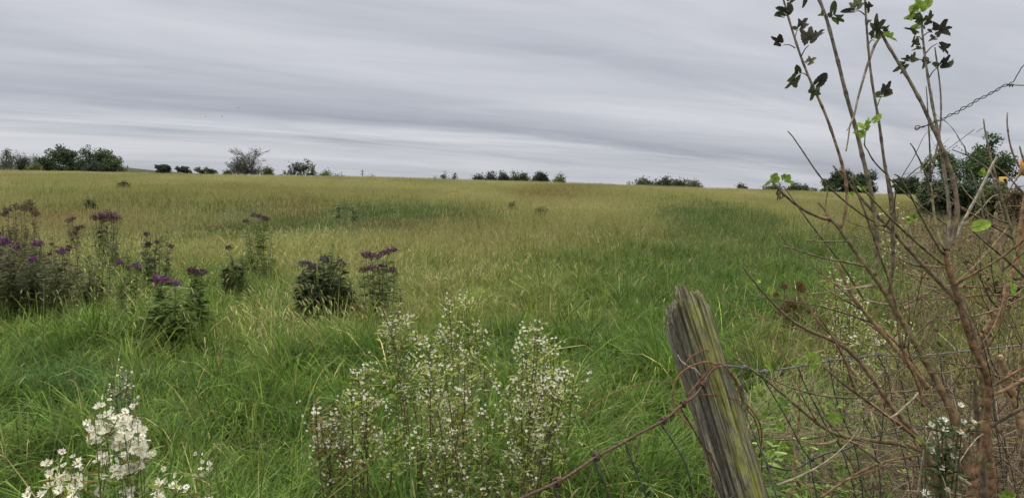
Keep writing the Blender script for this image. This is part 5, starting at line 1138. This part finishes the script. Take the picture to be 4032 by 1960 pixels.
B.leaves('fork', [(None, (3196, 1410), (3170, 1392), 30, 3, .3), (None, (3200, 1412), (3222, 1386), 30, 3, .3), (None, (3204, 1420), (3236, 1430), 24, 3, .4), (None, (3196, 1425), (3190, 1470), 44, 3, .5), (None, (3160, 1430), (3140, 1414), 24, 3, .3), (None, (3260, 1600), (3250, 1582), 28, 3, .3), (None, (3330, 1600), (3350, 1586), 26, 3, .3), (None, (3320, 1600), (3300, 1590), 24, 3, .3), (None, (3285, 1620), (3280, 1665), 44, 5, .4), (None, (3270, 1625), (3250, 1640), 26, 3, .4), (None, (3300, 1630), (3325, 1640), 26, 3, .4), (None, (3235, 1760), (3232, 1785), 28, 3, .4), (None, (3175, 1590), (3160, 1580), 20, 3, .3)], 'young_leaves', [(.15, .24, .04), (.18, .28, .05), (.08, .13, .035)])

C_ = Shrub('edge_sapling', 'bare sapling at the right edge with straight upright shoots', 'sapling', 3960, 2.05)
C_.stem('base', [(3930, 2200), (3905, 1900), (3880, 1600), (3862, 1420), (3872, 1310)], 34, 26, Y0=2.05, dY=.0, col=BRW, nodes=False, name='trunk')
C_.stem('up', [(3872, 1310), (3918, 1254), (3945, 1193), (3962, 1135), (4002, 1034), (4015, 960), (4024, 850), (4040, 740)], 24, 12, parent='base', dY=.05, col=BRW)
C_.stem('wide', [(4040, 1800), (4020, 1680), (3990, 1560), (3960, 1470), (3935, 1400)], 36, 26, Y0=2.15, dY=.0, col=TAN, nodes=False, name='trunk')
C_.stem('down_right', [(4090, 1140), (4032, 1087), (3967, 1026), (3918, 986), (3874, 947), (3826, 905)], 13, 6, Y0=1.95, dY=-.10, col=OLI)
C_.stem('pale_lean', [(3747, 964), (3769, 920), (3792, 879), (3831, 799), (3871, 731), (3903, 660), (3927, 618)], 13, 9, Y0=1.9, dY=.03, col=(.25, .235, .19))
C_.stem('spike_a', [(4010, 1010), (3990, 940), (3975, 879), (3951, 799), (3933, 739), (3919, 688), (3903, 628), (3889, 572), (3879, 520), (3873, 468)], 11, 5, Y0=2.0, dY=.05, col=OLI, col2=GREY)
C_.stem('hook', [(3881, 530), (3876, 508), (3868, 506), (3846, 520)], 2.5, 1.5, parent='spike_a', dY=-.01, col=GREY, nodes=False, name='twig')
C_.stem('spike_b', [(4080, 760), (4050, 705), (4019, 676), (3999, 640), (3979, 580), (3965, 508), (3967, 442)], 9, 5, Y0=2.0, dY=.05, col=GREY)
C_.stem('spike_c', [(4075, 720), (4045, 680), (4027, 624), (4015, 576)], 9, 6, Y0=2.0, dY=.02, col=GREY)
C_.stem('lean_d', [(4060, 800), (4015, 743), (3991, 711), (3959, 684), (3915, 650)], 9, 4, Y0=2.0, dY=.02, col=GREY)
C_.stem('low_e', [(3900, 960), (3895, 879), (3879, 799), (3863, 743), (3855, 698)], 8, 4, Y0=2.05, dY=.03, col=OLI)
C_.stem('low_f', [(3890, 960), (3875, 859), (3859, 799), (3843, 723), (3823, 672)], 7, 3, Y0=2.06, dY=.05, col=GREY)
C_.stem('broken', [(3965, 1150), (3940, 1000), (3925, 930), (3920, 850), (3922, 838)], 15, 12, Y0=2.1, dY=.0, col=(.36, .27, .20), nodes=False)
C_.stem('arc', [(3740, 905), (3800, 880), (3870, 815), (3900, 780), (3935, 765), (3975, 772)], 5, 3, Y0=2.05, dY=.02, col=LGT, nodes=False)
C_.stem('cross_a', [(3740, 1258), (3810, 1250), (3880, 1235), (3950, 1212), (4032, 1170), (4090, 1130)], 9, 6, Y0=1.9, dY=.0, col=BRW)
C_.stem('cross_b', [(4090, 1060), (4010, 1160), (3950, 1195), (3880, 1080), (3840, 1010), (3790, 930)], 9, 5, Y0=2.1, dY=.0, col=TAN)
C_.leaves('low_e', [(None, (3864, 686), (3850, 680), 16, 3, .2), (None, (3866, 684), (3872, 660), 16, 1, .2), (None, (3868, 686), (3888, 680), 14, 1, .2), (None, (3866, 690), (3876, 698), 14, 1, .2), (None, (3864, 690), (3858, 678), 14, 1, .2)], 'young_leaves', LEAF_G)
C_.leaves('down_right', [(None, (3826, 900), (3902, 874), 40, 1, .35), (None, (3960, 1098), (3940, 1086), 22, 3, .3), (None, (3962, 1098), (3998, 1108), 30, 3, .3), (None, (3985, 1112), (3990, 1160), 24, 1, .4)], 'young_leaves', LEAF_G)
C_.leaves('cross_a', [(None, (3882, 1130), (3878, 1150), 18, 3, 1.), (None, (3895, 1090), (3890, 1106), 14, 3, 1.), (None, (3845, 1005), (3855, 1016), 22, 3, 1.), (None, (3790, 1126), (3800, 1134), 14, 3, 1.)], 'withered_leaves', [(.05, .03, .02)])

def twigs(S_, keys, n, seed, lo=.1, hi=.95, L0=.14, L1=.5, w=8.):
    """fine side branches off the larger stems, each forking once or twice"""
    reseed(seed); r_ = np.random.default_rng(zlib.crc32(seed.encode()))
    for i in range(n):
        pp, pY, o = S_.st[keys[int(r_.integers(0, len(keys)))]]; k = int(r_.uniform(lo, hi) * (len(pp) - 1)); p = at(pp[k, 0], pp[k, 1], pY[k]) - S_.O
        a = r_.uniform(0, 2 * math.pi); d = nrm(np.array([math.cos(a), math.sin(a) * .6, r_.uniform(-.15, 1.0)])); Lh = r_.uniform(L0, L1); b = MB(); r0 = w / 2 / F * pY[k] * r_.uniform(.5, 1.1)
        c = np.array([BRW, TAN, OLI, DKB][int(r_.integers(0, 4))]) * r_.uniform(.75, 1.2)
        def run(p, d, Lh, r0, lv):
            P = [p]
            for j in range(5): d = nrm(d + r_.normal(0, .16, 3) + np.array([0, 0, .05])); P.append(P[-1] + d * Lh / 5)
            Q = smooth_path(np.array(P), 2); tube(b, Q, np.linspace(r0, r0 * .35, len(Q)) * (1 + .12 * r_.normal(size=len(Q))), 6, col=c)
            if lv < 2:
                for j in range(int(r_.integers(1, 3))):
                    m = int(r_.integers(2, len(Q) - 1)); run(Q[m], nrm(d + r_.normal(0, .7, 3)), Lh * r_.uniform(.3, .6), r0 * .55, lv + 1)
        run(p, d, Lh, r0, 0); b.build('twig', M_STEM, S_.root)
twigs(A, ['main', 'right', 'upper_diag', 'low_a', 'low_b', 'second_trunk', 'arm_b'], 34, 'tw_a', hi=.65, L1=.4)
twigs(B, ['arch', 'fork', 'level', 'low_cross'], 22, 'tw_b', L1=.35, hi=.8, w=7)
twigs(C_, ['base', 'up', 'wide', 'cross_b', 'spike_a'], 30, 'tw_c', L0=.15, L1=.4, w=9, hi=.5)

# bright leafy shoot poking up at the bottom right corner
G_ = Shrub('leafy_shoot', 'bright yellow green leafy shoot at the bottom right corner', 'shoot', 3965, 1.55)
G_.stem('s', [(3975, 2300), (3970, 2100), (3965, 1955)], 10, 6, Y0=1.55, col=OLI)
G_.leaves('s', [(None, (3965, 1965), (3930, 1945), 40, 3, .3), (None, (3965, 1962), (3962, 1920), 44, 3, .3), (None, (3970, 1965), (4005, 1945), 40, 3, .3), (None, (3975, 1990), (4020, 1985), 44, 3, .3), (None, (3955, 1990), (3915, 1985), 40, 3, .3)], 'young_leaves', LEAF_G)

# ------------------------------------------------------------------ tangle of dead stalks behind the saplings
def dry_brush():
    reseed('brush'); mb = MB()
    C4 = [(.20, .135, .09), (.16, .105, .07), (.25, .19, .135), (.11, .075, .053), (.19, .15, .10)]
    for i in range(460):
        px = 4170 - abs(rng.normal(0, 300)) if rng.random() < .75 else rng.uniform(3250, 3900)
        Y = rng.uniform(1.95, 3.6); X = at(px, 1500, Y)[0]; z0 = float(ground(X, Y))
        Lh = rng.uniform(.45, 1.2) * (1.0 if px > 3750 else .7); az = rng.uniform(0, 2 * math.pi); tl = abs(rng.normal(.45, .4))
        d = np.array([math.cos(az) * math.sin(tl) - .15, math.sin(az) * math.sin(tl), math.cos(tl)])
        p = np.array([X, Y, z0 + rng.uniform(0, .3)]); pts = [p]
        for k in range(6): d = nrm(d + rng.normal(0, .2, 3) + np.array([0, 0, -.03 * k])); p = p + d * Lh / 6; pts.append(p)
        pts = smooth_path(np.array(pts), 2)
        c = np.array(C4[int(rng.integers(0, 5))]) * rng.uniform(.6, 1.25)
        tube(mb, pts, np.linspace(1, .35, len(pts)) * rng.uniform(.0012, .004) * (1 + .15 * rng.normal(size=len(pts))), 5, col=c)
        for k in range(int(rng.integers(1, 6))):
            j = int(rng.integers(2, len(pts))); dd = nrm(rng.normal(size=3) + np.array([0, 0, .35])); l = rng.uniform(.06, .32)
            q = [pts[j], pts[j] + dd * l * .5 + rng.normal(0, .012, 3), pts[j] + dd * l + rng.normal(0, .03, 3)]
            tube(mb, q, [.0015, .0012, .0007], 4, col=c * 1.1)
    for i in range(520):     # fallen stalks lying every way
        px = 4150 - abs(rng.normal(0, 380)); Y = rng.uniform(1.9, 3.4); X = at(px, 1500, Y)[0]; z = float(ground(X, Y)) + rng.uniform(.1, .75)
        az = rng.uniform(0, math.pi * 2); d = np.array([math.cos(az), math.sin(az) * .6, rng.normal(0, .45)]); l = rng.uniform(.12, .5); m = np.array([X, Y, z])
        c = np.array(C4[int(rng.integers(0, 5))]) * rng.uniform(.7, 1.35)
        tube(mb, smooth_path([m - d * l / 2, m + rng.normal(0, .03, 3), m + d * l / 2], 3), np.linspace(.0019, .0009, 7), 4, col=c)
    # curled dead leaves caught in the stalks
    n = 170; px = 4120 - np.abs(rng.normal(0, 330, n)); Y = rng.uniform(1.9, 3.2, n)
    Cc = np.array([at(a, 1500, b) for a, b in zip(px, Y)]); Cc[:, 2] = rng.uniform(.35, 1.25, n)
    leaf_quads(mb, Cc, .022, np.array([.10, .065, .035]) * rng.uniform(.5, 1.6, n)[:, None])
    o = mb.build('dry_brush', M_BRUSH); tag(o, 'tangle of dead brown stalks and twigs under the saplings', 'dead brush', kind='stuff')
    # green undergrowth showing through
    gb = MB(); n = 4600; px = rng.uniform(2980, 4100, n); Y = rng.uniform(1.95, 3.8, n)
    Cc = np.array([at(a, 1500, b) for a, b in zip(px, Y)]); Cc[:, 2] = ground(Cc[:, 0], Cc[:, 1]) + np.minimum(rng.gamma(2, .14, n), rng.uniform(.3, .6, n))
    a = rng.uniform(0, 6.28, n); col = np.array([.105, .165, .034]) * np.exp(rng.normal(0, .35, n))[:, None]
    lance_leaves(gb, Cc, np.stack([np.cos(a), np.sin(a), rng.uniform(-.2, .8, n)], 1), rng.uniform(.03, .09, n), rng.uniform(.008, .024, n), col, .7)
    o = gb.build('undergrowth', M_WEED); tag(o, 'green leafy undergrowth between the dead stalks', 'undergrowth', kind='stuff')
    mb = MB()
    for i in range(650):   # tall dead weeds on the rise below the roadside bushes
        px = rng.normal(3760, 200); Y = rng.uniform(6, 24); X = at(px, 900, Y)[0]; z0 = float(ground(X, Y)); h = rng.uniform(.45, 1.05)
        a = rng.normal(0, .14); b_ = rng.normal(0, .14); c = np.array([(.20, .14, .10), (.25, .19, .13), (.15, .11, .08)][int(rng.integers(0, 3))]) * rng.uniform(.75, 1.25)
        P = np.array([[X, Y, z0], [X + a * h * .5, Y + b_ * h * .5, z0 + h * .55], [X + a * h, Y + b_ * h, z0 + h]]); r = .0011 * max(1, Y / 5)
        tube(mb, P, [r * 1.3, r, r * .7], 3, col=c, cap=False)
        n = 6; C = P[2] + (P[1] - P[2]) * rng.random((n, 1)) * .7 + rng.normal(0, .035, (n, 3)); leaf_quads(mb, C, .018 + .0012 * Y, np.tile(c * .85, (n, 1)))
    o = mb.build('dead_weeds', M_BRUSH); tag(o, 'brown stand of tall dead weeds below the roadside bushes', 'dead weeds', kind='stuff')
dry_brush()

# pale fallen grass beside the post
def straw():
    mb = MB(); n = 520
    Y = rng.uniform(3.6, 5.2, n); px = rng.normal(3050, 110, n); X = np.array([at(p, 1300, y)[0] for p, y in zip(px, Y)])
    B_ = np.stack([X, Y, ground(X, Y) + rng.uniform(.05, .32, n)], 1)
    az = rng.normal(.35, .8, n); t0 = rng.normal(1.05, .3, n)
    col = lerp(np.array([.24, .225, .11]), np.array([.13, .17, .05]), rng.random(n))
    blades(mb, B_, rng.uniform(.2, .55, n), np.full(n, .004), az, t0, rng.normal(.5, .3, n), col, 3)
    o = mb.build('fallen_straw', M_GRASS); tag(o, 'pale flattened dry grass right of the fence post', 'dry grass', kind='stuff')
straw()

# ------------------------------------------------------------------ sky, sun, camera
def build_world():
    w = bpy.data.worlds.new('World'); SC.world = w; w.use_nodes = True
    nt = w.node_tree; N = nt.nodes; L = nt.links; N.clear()
    out = N.new('ShaderNodeOutputWorld'); bg = N.new('ShaderNodeBackground'); L.new(bg.outputs[0], out.inputs[0])
    sky = N.new('ShaderNodeTexSky'); sky.sky_type = 'NISHITA'; sky.sun_disc = False
    sky.sun_elevation = math.radians(52); sky.sun_rotation = math.radians(-35)
    tc = N.new('ShaderNodeTexCoord'); sx = N.new('ShaderNodeSeparateXYZ'); L.new(tc.outputs['Generated'], sx.inputs[0])
    def math_(op, a, b=None, clamp=False):
        m = N.new('ShaderNodeMath'); m.operation = op; m.use_clamp = clamp
        for i, q in enumerate((a, b)):
            if q is None: continue
            if isinstance(q, (int, float)): m.inputs[i].default_value = q
            else: L.new(q, m.inputs[i])
        return m.outputs[0]
    def mrange(v, a, b, c, d, smooth=True):
        m = N.new('ShaderNodeMapRange'); m.interpolation_type = 'SMOOTHSTEP' if smooth else 'LINEAR'
        for i, q in enumerate((a, b, c, d)): m.inputs[i + 1].default_value = q
        L.new(v, m.inputs[0]); return m.outputs[0]
    def mixc(f, a, b):
        m = N.new('ShaderNodeMix'); m.data_type = 'RGBA'
        for i, q in ((0, f), (6, a), (7, b)):
            if isinstance(q, (int, float)): m.inputs[i].default_value = q
            elif isinstance(q, tuple): m.inputs[i].default_value = (*q, 1)
            else: L.new(q, m.inputs[i])
        return m.outputs[2]
    z = math_('MAXIMUM', sx.outputs['Z'], 0.0)
    zz = math_('ADD', z, .055)
    cb = N.new('ShaderNodeCombineXYZ')
    L.new(math_('DIVIDE', sx.outputs['X'], zz), cb.inputs[0]); L.new(math_('DIVIDE', sx.outputs['Y'], zz), cb.inputs[1])
    def layer(rot, sc, scale, detail, dist, off=(0, 0, 0), rough=.5):
        # a sheet of stratus: long rolls lying along one heading
        m0 = N.new('ShaderNodeMapping'); m0.inputs['Rotation'].default_value = (0, 0, math.radians(rot)); L.new(cb.outputs[0], m0.inputs[0])
        mp = N.new('ShaderNodeMapping'); mp.inputs['Scale'].default_value = (*sc, 1); mp.inputs['Location'].default_value = off
        L.new(m0.outputs[0], mp.inputs[0])
        no = N.new('ShaderNodeTexNoise'); no.inputs['Scale'].default_value = scale; no.inputs['Detail'].default_value = detail
        no.inputs['Roughness'].default_value = rough; no.inputs['Distortion'].default_value = dist
        L.new(mp.outputs[0], no.inputs['Vector']); return no.outputs['Fac']
    ROT = CLOUD['rot']
    # one long darker roll of cloud lying across the view
    rr_ = N.new('ShaderNodeMapping'); rr_.inputs['Rotation'].default_value = (0, 0, math.radians(ROT)); L.new(cb.outputs[0], rr_.inputs[0])
    sr = N.new('ShaderNodeSeparateXYZ'); L.new(rr_.outputs[0], sr.inputs[0])
    big = layer(ROT, CLOUD['big'], 1.0, 2, .25, CLOUD['off'])
    mid = layer(ROT - 6, CLOUD['mid'], 1.0, 4, .5, (3, 7, 0), .55)
    fine = layer(ROT + 8, CLOUD['fine'], 1.0, 5, 1.3, (1, 2, 0), .6)
    s = math_('ADD', math_('MULTIPLY', big, .48), math_('ADD', math_('MULTIPLY', mid, .40), math_('MULTIPLY', fine, .12)))
    def roll(c0, wd, amp):
        y_ = math_('ADD', sr.outputs['Y'], math_('MULTIPLY', math_('SUBTRACT', mid, .5), 3.2))
        q = math_('DIVIDE', math_('SUBTRACT', y_, c0), wd); return math_('MULTIPLY', math_('EXPONENT', math_('MULTIPLY', math_('MULTIPLY', q, q), -1.0)), amp)
    for c0, wd, amp in CLOUD['rolls']: s = math_('ADD', s, roll(c0, wd, amp))
    r = N.new('ShaderNodeValToRGB'); L.new(s, r.inputs[0])
    e = r.color_ramp.elements
    e[0].position = .34; e[0].color = (.345, .365, .43, 1)
    e[1].position = .64; e[1].color = (.74, .75, .79, 1)
    k = e.new(.45); k.color = (.50, .518, .572, 1)
    k = e.new(.53); k.color = (.61, .622, .668, 1)
    # brighter strip low over the horizon
    hor = mrange(z, .0, .075, 1, 0)
    c = mixc(math_('MULTIPLY', hor, .4), r.outputs[0], (.61, .63, .68))
    # an overcast sky is brighter overhead than near the horizon
    zen = mrange(z, .24, .85, 1.0, CLOUD['zen'])
    # and whiter there
    c = mixc(mrange(z, .22, .6, 0, 1), c, (.60, .585, .545))
    vm = N.new('ShaderNodeVectorMath'); vm.operation = 'SCALE'; L.new(c, vm.inputs[0]); L.new(zen, vm.inputs['Scale'])
    # thin clear-sky light coming through the cloud sheet (the Sky Texture at its usual strength)
    vs = N.new('ShaderNodeVectorMath'); vs.operation = 'SCALE'; L.new(sky.outputs[0], vs.inputs[0]); vs.inputs['Scale'].default_value = .1
    fin = mixc(.06, vm.outputs[0], vs.outputs[0])
    # the world strength is 0.1, as for a bare Sky Texture
    v10 = N.new('ShaderNodeVectorMath'); v10.operation = 'SCALE'; v10.inputs['Scale'].default_value = 10; L.new(fin, v10.inputs[0])
    L.new(v10.outputs[0], bg.inputs['Color']); bg.inputs['Strength'].default_value = .1
CLOUD = dict(rot=-34, big=(.05, .16), mid=(.20, .66), fine=(.75, 2.1), off=(.3, .35, 0), zen=5.5, rolls=[(5.8, .75, -.13), (3.1, .35, -.06), (7.6, .8, .03), (2.2, .9, .05), (11.5, 1.2, -.05)])
build_world()

sun = bpy.data.lights.new('sun', 'SUN'); sun.energy = 1.5; sun.angle = math.radians(25); sun.color = (1, .96, .90)
so = bpy.data.objects.new('sun', sun); COL.objects.link(so); so.location = (0, 0, 40)
el, azs = math.radians(52), math.radians(-35)
d = Vector((math.sin(azs) * math.cos(el), math.cos(azs) * math.cos(el), math.sin(el)))
so.rotation_euler = d.to_track_quat('Z', 'Y').to_euler()

cam = bpy.data.cameras.new('camera'); co = bpy.data.objects.new('camera', cam); COL.objects.link(co)
co.location = (0, 0, CZ); co.rotation_euler = (math.pi / 2 - PITCH, 0, 0)
cam.sensor_fit = 'HORIZONTAL'; cam.sensor_width = 36; cam.lens = 36 * F / 4032
cam.clip_start = .05; cam.clip_end = 20000
SC.camera = co
SC.view_settings.view_transform = 'Standard'; SC.view_settings.look = 'None'
SC.view_settings.exposure = 0; SC.view_settings.gamma = 1
SC.cycles.max_bounces = 6; SC.cycles.diffuse_bounces = 3; SC.cycles.transmission_bounces = 4
